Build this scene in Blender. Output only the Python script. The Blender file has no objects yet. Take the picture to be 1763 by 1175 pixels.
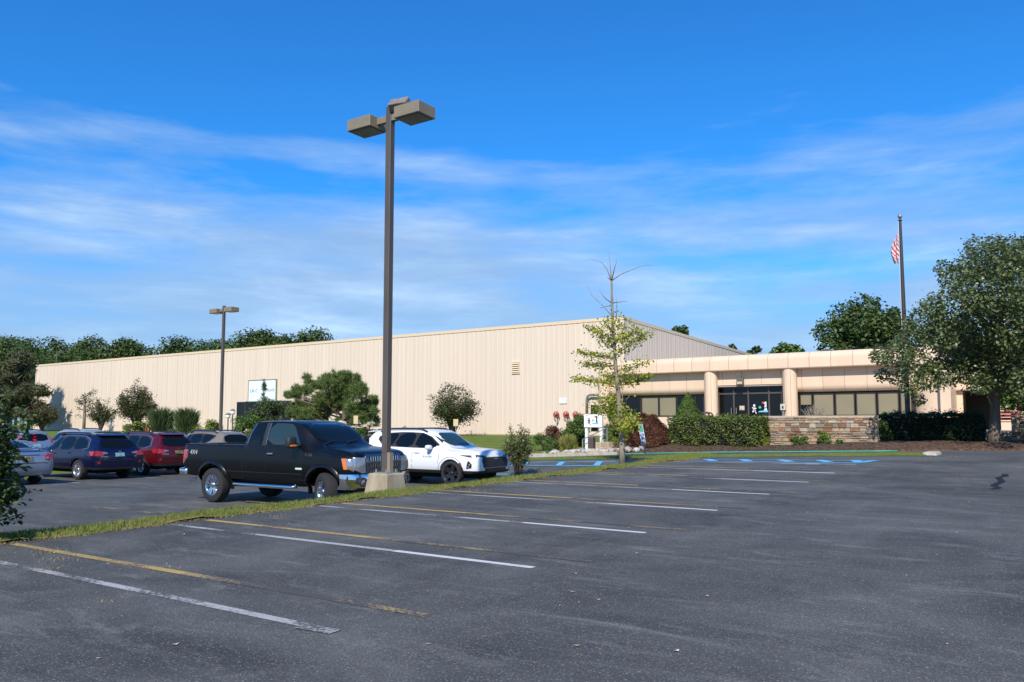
import bpy, bmesh, math, random
import numpy as np
from mathutils import Vector, Matrix, geometry
from mathutils.bvhtree import BVHTree
R = math.radians
random.seed(7)
scene = bpy.context.scene
COL = scene.collection

# ------------------------------------------------------------------ camera
F_PX, PCY, HORIZ, PCX, EYE = 1390.0, 617.0, 730.0, 881.5, 1.65
PITCH = math.atan((HORIZ - PCY) / F_PX)
YAW = R(34.35)
cam = bpy.data.cameras.new('camera')
camo = bpy.data.objects.new('camera', cam)
COL.objects.link(camo)
cam.sensor_width = 36.0
cam.lens = F_PX / 1763 * 36
cam.shift_y = (PCY - 587.5) / 1763
cam.clip_start = 0.1
cam.clip_end = 5000
camo.location = (0, 0, EYE)
camo.rotation_euler = (math.pi / 2 + PITCH, 0, YAW)
scene.camera = camo
scene.render.resolution_x, scene.render.resolution_y = 1024, 682

# ------------------------------------------------------------------ sun, sky, exposure
SUN_EL, SUN_AZ = R(40), math.atan2(0.36, -0.933)      # direction towards the sun, measured from +Y to +X
sun = bpy.data.lights.new('sun', 'SUN')
sun.energy = 4.9
sun.angle = R(0.53)
sun.color = (1.0, 0.93, 0.83)
suno = bpy.data.objects.new('sun', sun)
COL.objects.link(suno)
TO_SUN = Vector((math.sin(SUN_AZ) * math.cos(SUN_EL), math.cos(SUN_AZ) * math.cos(SUN_EL), math.sin(SUN_EL)))
suno.rotation_euler = (-TO_SUN).to_track_quat('-Z', 'Y').to_euler()
suno.location = TO_SUN * 60

world = bpy.data.worlds.new('World')
scene.world = world
world.use_nodes = True
wn, wl = world.node_tree.nodes, world.node_tree.links
wn.clear()


def wnode(t, **kw):
    n = wn.new(t)
    for k, v in kw.items():
        setattr(n, k, v)
    return n


def wmath(op, a, b=None):
    n = wnode('ShaderNodeMath', operation=op)
    for i, v in enumerate((a, b)):
        if v is None:
            continue
        if isinstance(v, (int, float)):
            n.inputs[i].default_value = v
        else:
            wl.new(v, n.inputs[i])
    return n.outputs[0]


def wramp(src, stops):
    n = wnode('ShaderNodeValToRGB')
    wl.new(src, n.inputs[0])
    e = n.color_ramp.elements
    while len(e) < len(stops):
        e.new(0.5)
    for el, (p, c) in zip(e, stops):
        el.position = p
        el.color = (c, c, c, 1) if isinstance(c, (int, float)) else (*c, 1)
    return n.outputs[0]


sky = wnode('ShaderNodeTexSky', sky_type='NISHITA', sun_disc=False)
sky.sun_elevation, sky.sun_rotation = SUN_EL, SUN_AZ
sky.altitude, sky.air_density, sky.dust_density, sky.ozone_density = 0, 1.0, 0.3, 3.0
tint = wnode('ShaderNodeMixRGB', blend_type='MULTIPLY')
tint.inputs[0].default_value = 1.0
wl.new(sky.outputs[0], tint.inputs[1])
tint.inputs[2].default_value = (0.26, 1.16, 2.0, 1)
tc = wnode('ShaderNodeTexCoord')
sep = wnode('ShaderNodeSeparateXYZ')
wl.new(tc.outputs['Generated'], sep.inputs[0])


def wnoise(scale, detail, rough, st, loc, dist=0.0):
    m_ = wnode('ShaderNodeMapping')
    m_.inputs['Scale'].default_value = st
    m_.inputs['Location'].default_value = loc
    wl.new(tc.outputs['Generated'], m_.inputs[0])
    n = wnode('ShaderNodeTexNoise')
    n.inputs['Scale'].default_value = scale
    n.inputs['Detail'].default_value = detail
    n.inputs['Roughness'].default_value = rough
    n.inputs['Distortion'].default_value = dist
    wl.new(m_.outputs[0], n.inputs['Vector'])
    return n.outputs[0]


big = wnoise(1.0, 8, 0.55, (1.5, 1.5, 9.5), (2.3, 5.1, 3.6), 0.1)
fine = wramp(wnoise(1.0, 9, 0.60, (4.2, 4.2, 24.0), (1.3, 7.9, 2.0), 0.15), [(0.34, 0.0), (0.74, 1)])
cov = wmath('ADD', wmath('MULTIPLY', wmath('SUBTRACT', 0.335, sep.outputs[2]), 5.2), wmath('MULTIPLY', wmath('SUBTRACT', big, 0.5), 2.7))
cov = wmath('ADD', cov, wmath('MULTIPLY', wmath('SUBTRACT', fine, 0.5), 0.45))
dens = wramp(cov, [(0.0, 0.0), (0.25, 0.26), (0.65, 0.66), (1.0, 0.82)])
dens = wmath('MULTIPLY', dens, wramp(sep.outputs[2], [(0.0, 1), (0.28, 1.0), (0.42, 0.25), (0.6, 0.1)]))
ccol = wnode('ShaderNodeMixRGB')
wl.new(wmath('MULTIPLY', fine, fine), ccol.inputs[0])
ccol.inputs[1].default_value = (3.6, 5.2, 7.5, 1)
ccol.inputs[2].default_value = (6.8, 8.6, 10.6, 1)
skymix = wnode('ShaderNodeMixRGB')
wl.new(dens, skymix.inputs[0])
wl.new(tint.outputs[0], skymix.inputs[1])
wl.new(ccol.outputs[0], skymix.inputs[2])
bg = wnode('ShaderNodeBackground')
bg.inputs[1].default_value = 0.088
wl.new(skymix.outputs[0], bg.inputs[0])
wo = wnode('ShaderNodeOutputWorld')
wl.new(bg.outputs[0], wo.inputs[0])

vs = scene.view_settings
vs.view_transform = 'Standard'
vs.look = 'None'
vs.exposure = 0.18
vs.gamma = 1.0
vs.use_curve_mapping = False

# ------------------------------------------------------------------ pixel to place (direction only; the plane gives the distance)
_fw = Vector((-math.sin(YAW) * math.cos(PITCH), math.cos(YAW) * math.cos(PITCH), math.sin(PITCH)))
_rt = Vector((math.cos(YAW), math.sin(YAW), 0))
_up = _rt.cross(_fw)
EYEP = Vector((0, 0, EYE))


def ray(x, y):
    return _fw * F_PX + _rt * (x - PCX) - _up * (y - PCY)


def onY(x, y, Y):
    r = ray(x, y)
    return EYEP + r * (Y / r.y)


def onZ(x, y, z):
    r = ray(x, y)
    return EYEP + r * ((z - EYE) / r.z)


def onG(x, y):                       # first hit with the ground
    r = ray(x, y).normalized()
    t = 2.0
    while t < 200:
        p = EYEP + r * t
        if p.z <= G(p.x, p.y):
            return Vector((p.x, p.y, G(p.x, p.y)))
        t += 0.03
    return p


def sst(a, b, x):
    t = min(1.0, max(0.0, (x - a) / (b - a)))
    return t * t * (3 - 2 * t)


def strip_edge(Y):
    return -11.35 + 0.082 * (min(max(Y, 0), 24) - 5)


_fx = [-200, -60, -26, -20, -16, -12.4, -8, -4, 60]
_fz = [-0.3, -0.3, -0.2, 0.12, 0.32, 0.46, 0.58, 0.68, 0.68]


def G(X, Y):                         # height of the paved ground
    zR = 0.0213 * min(max(Y, -60), 36)
    zL = -0.22 + 0.004 * max(-25, min(0, X + 15))
    e = strip_edge(Y)
    zn = zL + (zR - zL) * sst(e - 1.7, e - 0.15, X)
    w = sst(19, 27, Y)
    return zn * (1 - w) + w * float(np.interp(X, _fx, _fz))


# ------------------------------------------------------------------ materials
MATS = {}


def pm(name, col, rough=0.6, metal=0.0, col2=None, nscale=4.0, bump=0.0, bscale=None, coat=0.0, spec=0.5,
       island=None, objvar=0.0, trans=0.0, detail=6.0, ndist=0.0, stretch=None, emit=None):
    if name in MATS:
        return MATS[name]
    m = bpy.data.materials.new(name)
    m.use_nodes = True
    n, l = m.node_tree.nodes, m.node_tree.links
    b = n['Principled BSDF']
    b.inputs['Base Color'].default_value = (*col, 1)
    b.inputs['Roughness'].default_value = rough
    b.inputs['Metallic'].default_value = metal
    b.inputs['Specular IOR Level'].default_value = spec
    if coat:
        b.inputs['Coat Weight'].default_value = coat
        b.inputs['Coat Roughness'].default_value = 0.03
    if emit:
        b.inputs['Emission Color'].default_value = (*emit[0], 1)
        b.inputs['Emission Strength'].default_value = emit[1]
    tcn = n.new('ShaderNodeTexCoord')
    vec = tcn.outputs['Object']
    if objvar:
        oi = n.new('ShaderNodeObjectInfo')
        ofs = n.new('ShaderNodeVectorMath')
        ofs.operation = 'MULTIPLY_ADD'
        ofs.inputs[0].default_value = (37.0, 53.0, 29.0)
        l.new(oi.outputs['Random'], ofs.inputs[1])
        l.new(vec, ofs.inputs[2])
        vec = ofs.outputs[0]
    if stretch:
        mpn = n.new('ShaderNodeMapping')
        mpn.inputs['Scale'].default_value = stretch
        l.new(vec, mpn.inputs[0])
        vec = mpn.outputs[0]
    if col2 is not None:
        mix = n.new('ShaderNodeMixRGB')
        mix.inputs[1].default_value = (*col, 1)
        mix.inputs[2].default_value = (*col2, 1)
        if island:
            g = n.new('ShaderNodeNewGeometry')
            l.new(g.outputs['Random Per Island'], mix.inputs[0])
        else:
            t = n.new('ShaderNodeTexNoise')
            t.inputs['Scale'].default_value = nscale
            t.inputs['Detail'].default_value = detail
            t.inputs['Distortion'].default_value = ndist
            l.new(vec, t.inputs['Vector'])
            rp = n.new('ShaderNodeValToRGB')
            rp.color_ramp.elements[0].position = 0.35
            rp.color_ramp.elements[1].position = 0.68
            l.new(t.outputs[0], rp.inputs[0])
            l.new(rp.outputs[0], mix.inputs[0])
        csrc = mix.outputs[0]
        if objvar:
            mr = n.new('ShaderNodeMapRange')
            mr.inputs[3].default_value, mr.inputs[4].default_value = 1 - objvar, 1 + objvar
            l.new(oi.outputs['Random'], mr.inputs[0])
            mu_ = n.new('ShaderNodeMixRGB')
            mu_.blend_type = 'MULTIPLY'
            mu_.inputs[0].default_value = 1.0
            l.new(csrc, mu_.inputs[1])
            l.new(mr.outputs[0], mu_.inputs[2])
            csrc = mu_.outputs[0]
        l.new(csrc, b.inputs['Base Color'])
    if bump:
        t2 = n.new('ShaderNodeTexNoise')
        t2.inputs['Scale'].default_value = bscale or nscale * 4
        t2.inputs['Detail'].default_value = 5
        l.new(vec, t2.inputs['Vector'])
        bp = n.new('ShaderNodeBump')
        bp.inputs['Strength'].default_value = bump
        bp.inputs['Distance'].default_value = 0.02
        l.new(t2.outputs[0], bp.inputs['Height'])
        l.new(bp.outputs[0], b.inputs['Normal'])
    if trans:
        tr = n.new('ShaderNodeBsdfTranslucent')
        tr.inputs[0].default_value = (col[0] * 1.6 + 0.02, col[1] * 1.7 + 0.03, col[2], 1)
        if col2 is not None:
            l.new(csrc, tr.inputs[0])
        ms = n.new('ShaderNodeMixShader')
        ms.inputs[0].default_value = trans
        l.new(b.outputs[0], ms.inputs[1])
        l.new(tr.outputs[0], ms.inputs[2])
        l.new(ms.outputs[0], n['Material Output'].inputs[0])
    MATS[name] = m
    return m


def asphalt(name, dark, light, streak):
    m = bpy.data.materials.new(name)
    m.use_nodes = True
    n, l = m.node_tree.nodes, m.node_tree.links
    b = n['Principled BSDF']
    b.inputs['Roughness'].default_value = 0.82
    b.inputs['Specular IOR Level'].default_value = 0.35
    t = n.new('ShaderNodeTexCoord')

    def noise(scale, det, rough, st=(1, 1, 1), rot=0.0, dist=0.0):
        mpn = n.new('ShaderNodeMapping')
        mpn.inputs['Scale'].default_value = st
        mpn.inputs['Rotation'].default_value = (0, 0, rot)
        l.new(t.outputs['Object'], mpn.inputs[0])
        x = n.new('ShaderNodeTexNoise')
        x.inputs['Scale'].default_value = scale
        x.inputs['Detail'].default_value = det
        x.inputs['Roughness'].default_value = rough
        x.inputs['Distortion'].default_value = dist
        l.new(mpn.outputs[0], x.inputs['Vector'])
        return x.outputs[0]

    def ramp(s, a, bb, ca, cb):
        r = n.new('ShaderNodeValToRGB')
        r.color_ramp.elements[0].position = a
        r.color_ramp.elements[1].position = bb
        r.color_ramp.elements[0].color = (*ca, 1) if isinstance(ca, tuple) else (ca, ca, ca, 1)
        r.color_ramp.elements[1].color = (*cb, 1) if isinstance(cb, tuple) else (cb, cb, cb, 1)
        l.new(s, r.inputs[0])
        return r.outputs[0]

    def mix(f, a, c, mode='MIX'):
        x = n.new('ShaderNodeMixRGB')
        x.blend_type = mode
        for i, v in enumerate((f, a, c)):
            if isinstance(v, (int, float)):
                x.inputs[i].default_value = v
            elif isinstance(v, tuple):
                x.inputs[i].default_value = (*v, 1)
            else:
                l.new(v, x.inputs[i])
        return x.outputs[0]

    base = mix(ramp(noise(0.42, 8, 0.66, (1, 1.3, 1), 0.3, 0.5), 0.36, 0.72, 0.0, 1.0), dark, light)
    st1 = ramp(noise(1.5, 7, 0.66, (0.5, 2.0, 1), 0.42, 0.8), 0.53, 0.74, 0.0, 0.68)      # pale scuffs of worn sealcoat
    base = mix(st1, base, streak)
    st2 = ramp(noise(0.9, 4, 0.55, (2.6, 0.28, 1), -0.15, 0.3), 0.56, 0.76, 0.0, 0.18)
    base = mix(st2, base, streak)
    vo = n.new('ShaderNodeTexVoronoi')
    vo.inputs['Scale'].default_value = 110
    l.new(t.outputs['Object'], vo.inputs['Vector'])
    speck = ramp(vo.outputs['Color'], 0.76, 0.95, 0.0, 0.85)
    base = mix(speck, base, tuple(c * 1.5 for c in streak))
    grain = ramp(noise(60, 3, 0.7), 0.3, 0.72, 0.55, 1.35)
    base = mix(1.0, base, grain, 'MULTIPLY')
    l.new(base, b.inputs['Base Color'])
    bp = n.new('ShaderNodeBump')
    bp.inputs['Strength'].default_value = 0.55
    bp.inputs['Distance'].default_value = 0.012
    l.new(noise(85, 3, 0.7), bp.inputs['Height'])
    l.new(bp.outputs[0], b.inputs['Normal'])
    return m


def worn_paint(name, col, keep):
    m = bpy.data.materials.new(name)
    m.use_nodes = True
    n, l = m.node_tree.nodes, m.node_tree.links
    b = n['Principled BSDF']
    b.inputs['Roughness'].default_value = 0.8
    t = n.new('ShaderNodeTexCoord')
    x = n.new('ShaderNodeTexNoise')
    x.inputs['Scale'].default_value = 28
    x.inputs['Detail'].default_value = 6
    x.inputs['Roughness'].default_value = 0.75
    l.new(t.outputs['Object'], x.inputs['Vector'])
    x2 = n.new('ShaderNodeTexNoise')
    x2.inputs['Scale'].default_value = 1.1
    l.new(t.outputs['Object'], x2.inputs['Vector'])
    ad = n.new('ShaderNodeMath')
    ad.operation = 'ADD'
    l.new(x.outputs[0], ad.inputs[0])
    mu = n.new('ShaderNodeMath')
    mu.operation = 'MULTIPLY'
    mu.inputs[1].default_value = 0.8
    l.new(x2.outputs[0], mu.inputs[0])
    l.new(mu.outputs[0], ad.inputs[1])
    r = n.new('ShaderNodeValToRGB')
    r.color_ramp.elements[0].position = keep
    r.color_ramp.elements[1].position = keep + 0.16
    r.color_ramp.elements[0].color = (0.060, 0.058, 0.056, 1)
    r.color_ramp.elements[1].color = (*col, 1)
    l.new(ad.outputs[0], r.inputs[0])
    l.new(r.outputs[0], b.inputs['Base Color'])
    return m


M_ASPH = asphalt('asphalt', (0.045, 0.0460, 0.0425), (0.122, 0.122, 0.112), (0.195, 0.193, 0.180))
M_GRASS = pm('lawn', (0.085, 0.135, 0.022), 0.95, col2=(0.17, 0.19, 0.04), nscale=1.6, bump=0.8, bscale=30, spec=0.1)
M_VERGE = pm('verge', (0.11, 0.14, 0.03), 0.95, col2=(0.24, 0.19, 0.075), nscale=2.2, bump=0.9, bscale=35, spec=0.1)
M_BLADE = pm('grass_blade', (0.11, 0.17, 0.025), 0.7, col2=(0.30, 0.30, 0.09), island=True, trans=0.3, spec=0.2)
M_DRY = pm('dry_blade', (0.26, 0.19, 0.085), 0.8, col2=(0.40, 0.31, 0.16), island=True, trans=0.25, spec=0.2)
M_MULCH = pm('mulch', (0.045, 0.030, 0.022), 0.95, col2=(0.16, 0.10, 0.065), nscale=9, bump=1.0, bscale=40, spec=0.1)
M_CONC = pm('concrete', (0.40, 0.34, 0.24), 0.9, col2=(0.25, 0.20, 0.13), nscale=3.5, bump=0.35, bscale=40, stretch=(1, 1, 0.5))
M_KERB = pm('kerb_concrete', (0.46, 0.41, 0.33), 0.9, col2=(0.33, 0.28, 0.21), nscale=6, bump=0.3, bscale=50)
M_WHITE_L = worn_paint('white_line_paint', (0.36, 0.36, 0.35), 0.78)
M_WHITE_B = worn_paint('bright_line_paint', (0.52, 0.52, 0.51), 0.62)
M_YELLOW = worn_paint('yellow_line_paint', (0.40, 0.27, 0.08), 0.74)
M_YELLOWF = worn_paint('faded_yellow_paint', (0.30, 0.21, 0.09), 0.88)
M_BLUE = worn_paint('blue_line_paint', (0.11, 0.40, 0.64), 0.60)
M_TAN = pm('tan_metal_siding', (0.67, 0.548, 0.432), 0.55, col2=(0.645, 0.525, 0.41), nscale=1.3, stretch=(1, 1, 0.08), spec=0.3, objvar=0.014)
M_TRIM = pm('eave_trim', (0.66, 0.52, 0.34), 0.5)
M_PANEL = pm('peach_panel', (0.72, 0.535, 0.38), 0.42, col2=(0.67, 0.49, 0.34), nscale=1.2, spec=0.4, objvar=0.03, stretch=(1, 1, .4))
M_SEAM = pm('seam_dark', (0.16, 0.10, 0.07), 0.8)
M_BRONZE = pm('bronze_frame', (0.05, 0.043, 0.04), 0.4, metal=0.3)
M_GLASSD = pm('dark_glazing', (0.006, 0.006, 0.007), 0.06, spec=0.35)
M_BLIND = pm('window_blind', (0.24, 0.205, 0.13), 0.6, col2=(0.22, 0.19, 0.12), nscale=1.2, spec=0.3)
M_POLE = pm('bronze_pole', (0.105, 0.088, 0.072), 0.5, metal=0.1, col2=(0.075, 0.064, 0.055), nscale=3, stretch=(1, 1, 0.2))
M_FIXT = pm('lamp_housing', (0.235, 0.195, 0.125), 0.5, metal=0.05, col2=(0.20, 0.165, 0.11), nscale=4)
M_LENS = pm('lamp_lens', (0.10, 0.11, 0.11), 0.25, col2=(0.03, 0.035, 0.035), nscale=3)
M_GALV = pm('galvanised', (0.30, 0.30, 0.29), 0.5, metal=0.5)
M_WHITE = pm('white_board', (0.80, 0.80, 0.78), 0.5)
M_BLACKP = pm('black_print', (0.02, 0.02, 0.02), 0.6)
M_REDP = pm('red_paint', (0.30, 0.025, 0.025), 0.45)
M_BARK = pm('bark', (0.10, 0.078, 0.058), 0.95, col2=(0.20, 0.165, 0.125), nscale=5, bump=0.9, bscale=18, stretch=(1, 1, 0.25), spec=0.1)
M_BARKG = pm('pale_bark', (0.30, 0.25, 0.19), 0.95, col2=(0.19, 0.155, 0.12), nscale=8, bump=0.6, bscale=25, stretch=(1, 1, 0.3), spec=0.1)


# ------------------------------------------------------------------ object helpers
def link(name, data, parent=None):
    o = bpy.data.objects.new(name, data)
    COL.objects.link(o)
    if parent is not None:
        o.parent = parent
    return o


def tag(o, label=None, cat=None, group=None, kind=None):
    if label:
        o['label'] = label
    if cat:
        o['category'] = cat
    if group:
        o['group'] = group
    if kind:
        o['kind'] = kind
    return o


def empty(name, loc, rz=0.0, label=None, cat=None, group=None):
    o = link(name, None)
    o.location = loc
    o.rotation_euler = (0, 0, rz)
    o.empty_display_size = 0.2
    return tag(o, label, cat, group)


def mesh(name, verts, faces, mats, parent=None, smooth=False, mi=None):
    me = bpy.data.meshes.new(name)
    me.from_pydata([tuple(v) for v in verts], [], faces)
    for m in (mats if isinstance(mats, (list, tuple)) else [mats]):
        me.materials.append(m)
    if smooth:
        me.polygons.foreach_set('use_smooth', [True] * len(me.polygons))
    if mi is not None:
        me.polygons.foreach_set('material_index', mi)
    me.update()
    return link(name, me, parent)


class MB:
    """collects shapes for one mesh"""
    def __init__(s):
        s.v, s.f = [], []

    def add(s, v, f):
        k = len(s.v)
        s.v += [tuple(p) for p in v]
        s.f += [tuple(i + k for i in q) for q in f]
        return s

    def box(s, x0, x1, y0, y1, z0, z1, M=None, top=None):
        t = top or 0
        v = [(x0, y0, z0), (x1, y0, z0), (x1, y1, z0), (x0, y1, z0),
             (x0 + t, y0 + t, z1), (x1 - t, y0 + t, z1), (x1 - t, y1 - t, z1), (x0 + t, y1 - t, z1)]
        if M is not None:
            v = [M @ Vector(p) for p in v]
        return s.add(v, [(3, 2, 1, 0), (4, 5, 6, 7), (0, 1, 5, 4), (1, 2, 6, 5), (2, 3, 7, 6), (3, 0, 4, 7)])

    def tube(s, pts, rad, n=8, cap=True):
        pts = [Vector(p) for p in pts]
        if isinstance(rad, (int, float)):
            rad = [rad] * len(pts)
        v, f = [], []
        prev = None
        for i, p in enumerate(pts):
            d = (pts[min(i + 1, len(pts) - 1)] - pts[max(i - 1, 0)])
            d = d.normalized() if d.length > 1e-9 else Vector((0, 0, 1))
            if prev is None:
                a = d.cross(Vector((0, 0, 1)))
                if a.length < 0.05:
                    a = d.cross(Vector((1, 0, 0)))
            else:
                a = prev - d * prev.dot(d)
            a.normalize()
            prev = a
            b = d.cross(a)
            for k in range(n):
                t = 2 * math.pi * k / n
                v.append(p + (a * math.cos(t) + b * math.sin(t)) * rad[i])
        for i in range(len(pts) - 1):
            for k in range(n):
                f.append((i * n + k, i * n + (k + 1) % n, (i + 1) * n + (k + 1) % n, (i + 1) * n + k))
        if cap:
            f.append(tuple(range(n - 1, -1, -1)))
            f.append(tuple(range((len(pts) - 1) * n, len(pts) * n)))
        return s.add(v, f)

    def lathe(s, prof, n=20, M=None, close=False):
        v, f = [], []
        for (r, z) in prof:
            for k in range(n):
                t = 2 * math.pi * k / n
                p = Vector((r * math.cos(t), r * math.sin(t), z))
                v.append(M @ p if M is not None else p)
        m = len(prof)
        for i in range(m - 1 + (1 if close else 0)):
            j = (i + 1) % m
            for k in range(n):
                f.append((i * n + k, i * n + (k + 1) % n, j * n + (k + 1) % n, j * n + k))
        return s.add(v, f)

    def prism(s, poly, M, depth):
        """poly in local xy, extruded along local z by depth"""
        n = len(poly)
        v = [M @ Vector((p[0], p[1], 0)) for p in poly] + [M @ Vector((p[0], p[1], depth)) for p in poly]
        f = [tuple(range(n - 1, -1, -1)), tuple(range(n, 2 * n))]
        f += [(i, (i + 1) % n, n + (i + 1) % n, n + i) for i in range(n)]
        return s.add(v, f)

    def build(s, name, mat, parent=None, smooth=False):
        o = mesh(name, s.v, s.f, mat, parent, smooth)
        return o


def bevel(o, w, seg=2, angle=40):
    bm = bmesh.new()
    bm.from_mesh(o.data)
    es = [e for e in bm.edges if len(e.link_faces) == 2 and e.calc_face_angle(0) > R(angle)]
    bmesh.ops.bevel(bm, geom=es, offset=w, segments=seg, profile=0.5, affect='EDGES')
    bm.to_mesh(o.data)
    bm.free()
    return o


def shade(o, angle=35):
    me = o.data
    me.polygons.foreach_set('use_smooth', [True] * len(me.polygons))
    bm = bmesh.new()
    bm.from_mesh(me)
    for e in bm.edges:
        if len(e.link_faces) == 2 and e.calc_face_angle(0) > R(angle):
            e.smooth = False
    bm.to_mesh(me)
    bm.free()
    return o


def text_mesh(name, s, size, mat, parent, M, shear=0.0, extrude=0.004, spacing=1.0):
    cu = bpy.data.curves.new(name, 'FONT')
    cu.body = s
    cu.size = size
    cu.align_x = 'CENTER'
    cu.align_y = 'CENTER'
    cu.shear = shear
    cu.extrude = extrude
    cu.space_character = spacing
    cu.resolution_u = 3
    t = bpy.data.objects.new('t', cu)
    COL.objects.link(t)
    dg = bpy.context.evaluated_depsgraph_get()
    me = bpy.data.meshes.new_from_object(t.evaluated_get(dg))
    bpy.data.objects.remove(t)
    me.transform(M)
    me.materials.clear()
    me.materials.append(mat)
    return link(name, me, parent)


def frame_M(origin, xdir, ydir):
    x = Vector(xdir).normalized()
    y = Vector(ydir).normalized()
    z = x.cross(y)
    return Matrix((( x.x, y.x, z.x, origin[0]), (x.y, y.y, z.y, origin[1]), (x.z, y.z, z.z, origin[2]), (0, 0, 0, 1)))


# ------------------------------------------------------------------ ground
def grid(name, xs, ys, fz, mat, parent=None, kind='structure', keep=None):
    nx, ny = len(xs), len(ys)
    v = [(x, y, fz(x, y)) for y in ys for x in xs]
    f = []
    for j in range(ny - 1):
        for i in range(nx - 1):
            if keep and not keep((xs[i] + xs[i + 1]) / 2, (ys[j] + ys[j + 1]) / 2):
                continue
            a = j * nx + i
            f.append((a, a + 1, a + nx + 1, a + nx))
    o = mesh(name, v, f, mat, parent, smooth=True)
    return tag(o, kind=kind)


def rng(a, b, st):
    n = max(1, int(round((b - a) / st)))
    return [a + (b - a) * i / n for i in range(n + 1)]


far = [-2500, -1200, -600, -300, -200]
o = grid('ground', far + rng(-150, 150, 30) + [200, 300, 600, 1200, 2500], far + rng(-150, 150, 30) + [200, 300, 600, 1200, 2500],
         lambda x, y: -0.9 if (-140 < x < 70 and -70 < y < 130) else -0.35, M_GRASS)
grid('parking_lot', rng(-62, -24, 2) + rng(-23, -2, 0.5) + rng(0, 64, 4), rng(-60, -4, 4) + rng(-2, 34, 0.5) + rng(36, 46, 2), G, M_ASPH)


def flat_rim(b, e, d):
    return sst(0, d, min(b, e))


# long grass verge between the two lots and the island across its far end
def verge_z(x, y):
    e = strip_edge(y)
    u = (x - (e - 1.75)) / 1.75
    return G(x, y) + 0.004 + 0.115 * math.sin(math.pi * min(1, max(0, u))) ** 0.6 * (0.85 + 0.15 * math.sin(y * 1.7))


def ribbon(name, ys, x0f, x1f, nx, fz, mat, kind='structure'):
    v, f = [], []
    for y in ys:
        a, b = x0f(y), x1f(y)
        for i in range(nx + 1):
            x = a + (b - a) * i / nx
            v.append((x, y, fz(x, y)))
    for j in range(len(ys) - 1):
        for i in range(nx):
            k = j * (nx + 1) + i
            f.append((k, k + 1, k + nx + 2, k + nx + 1))
    return tag(mesh(name, v, f, mat, None, True), kind=kind)


def wob(y, s):
    return 0.05 * math.sin(y * 2.1 + s) + 0.035 * math.sin(y * 5.3 + 2 * s) + 0.02 * math.sin(y * 11.7 + s)


ribbon('grass_verge', rng(-25, 26.8, 0.2), lambda y: strip_edge(y) - 1.75, lambda y: strip_edge(y) + wob(y, 1), 8, verge_z, M_VERGE)
IX0, IX1, IY0, IY1 = -22.0, -3.6, 26.0, 28.0


def island_z(x, y):
    e = min(x - IX0, IX1 - x, y - IY0, IY1 - y)
    return G(x, y) + 0.006 + 0.13 * sst(0, 0.35, e)


def isl_y0(x):
    return IY0 + 0.12 * (x + 12) if x > -12 else IY0 + 0.10 * (-12 - x)


v, f = [], []
xs = rng(IX0, IX1, 0.4)
for x in xs:
    y0 = isl_y0(x) if x > -12 else IY0
    y0 = IY0 + 0.17 * max(0, x + 11)
    y1 = IY1 + 0.33 * max(0, x + 9)
    for i in range(9):
        y = y0 + (y1 - y0) * i / 8
        e = min(x - IX0, IX1 - x, y - y0, y1 - y)
        v.append((x, y, G(x, y) + 0.008 + 0.035 * sst(0, 0.3, e)))
for j in range(len(xs) - 1):
    for i in range(8):
        k = j * 9 + i
        f.append((k, k + 9, k + 10, k + 1))
tag(mesh('grass_island', v, f, M_GRASS, None, True), kind='structure')
# island kerb nose
p = Vector((-3.45, 28.5, G(-3.4, 28.5)))
kb = MB().box(-0.30, 0.16, -0.55, 0.75, -0.05, 0.10, top=0.05)
o = kb.build('kerb_nose', M_KERB)
bevel(o, 0.05, 2)
shade(o)
o.location = p
tag(o, kind='structure')

# median in front of the parked row on the left
grid('grass_median', rng(-35.2, -32.6, 0.65), rng(-20, 24, 2), lambda x, y: G(x, y) + (0.12 if -35.1 < x < -32.7 and -19 < y < 23 else -0.02), M_GRASS)


# lawn up to the warehouse; mulch bed in front of the offices; terrace behind the stone wall
def lawn_z(x, y):
    edge = 31.6
    k = G(x, edge) + 0.13
    top = 0.72
    if y < edge + 0.05:
        return G(x, y) - 0.03
    z = k + (top - k) * sst(edge, 46, y)
    if x < -62:
        z = -0.2 + (top + 0.2) * sst(-20, 46, y)
    return z


grid('lawn', rng(-190, -62, 8) + rng(-60, -16.5, 1.5), [31.6, 31.66] + rng(32, 58, 1), lawn_z, M_GRASS)
grid('side_lawn', rng(-190, -64, 7) + [-61.5], rng(-60, 31.6, 6) + [31.7], lambda x, y: -0.5 if x > -62 else -0.2 + (0.92) * sst(-20, 46, y), M_GRASS)
WALL_Y = 35.4


def bed_edge(x):                      # front edge of the mulch bed
    return 31.6 if x < -5.6 else 31.6 + 0.62 * (x + 5.6) ** 1.12 + 0.0


def bed_z(x, y):
    e = bed_edge(x)
    base = 0.68 + 0.05 * max(0, x + 10.4) if x > -10.4 else 0.68
    base = min(base, 0.92)
    k = G(x, e)
    z = k + 0.07 + (base + 0.02 - k - 0.07) * sst(0, 1.9, y - e)
    if y < e + 0.02:
        z = k - 0.03
    return z + (0.035 * math.sin(x * 3.1 + y * 2.3) + 0.025 * math.sin(x * 7.7 - y * 5.1)) * sst(0, 0.6, y - e)


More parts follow.
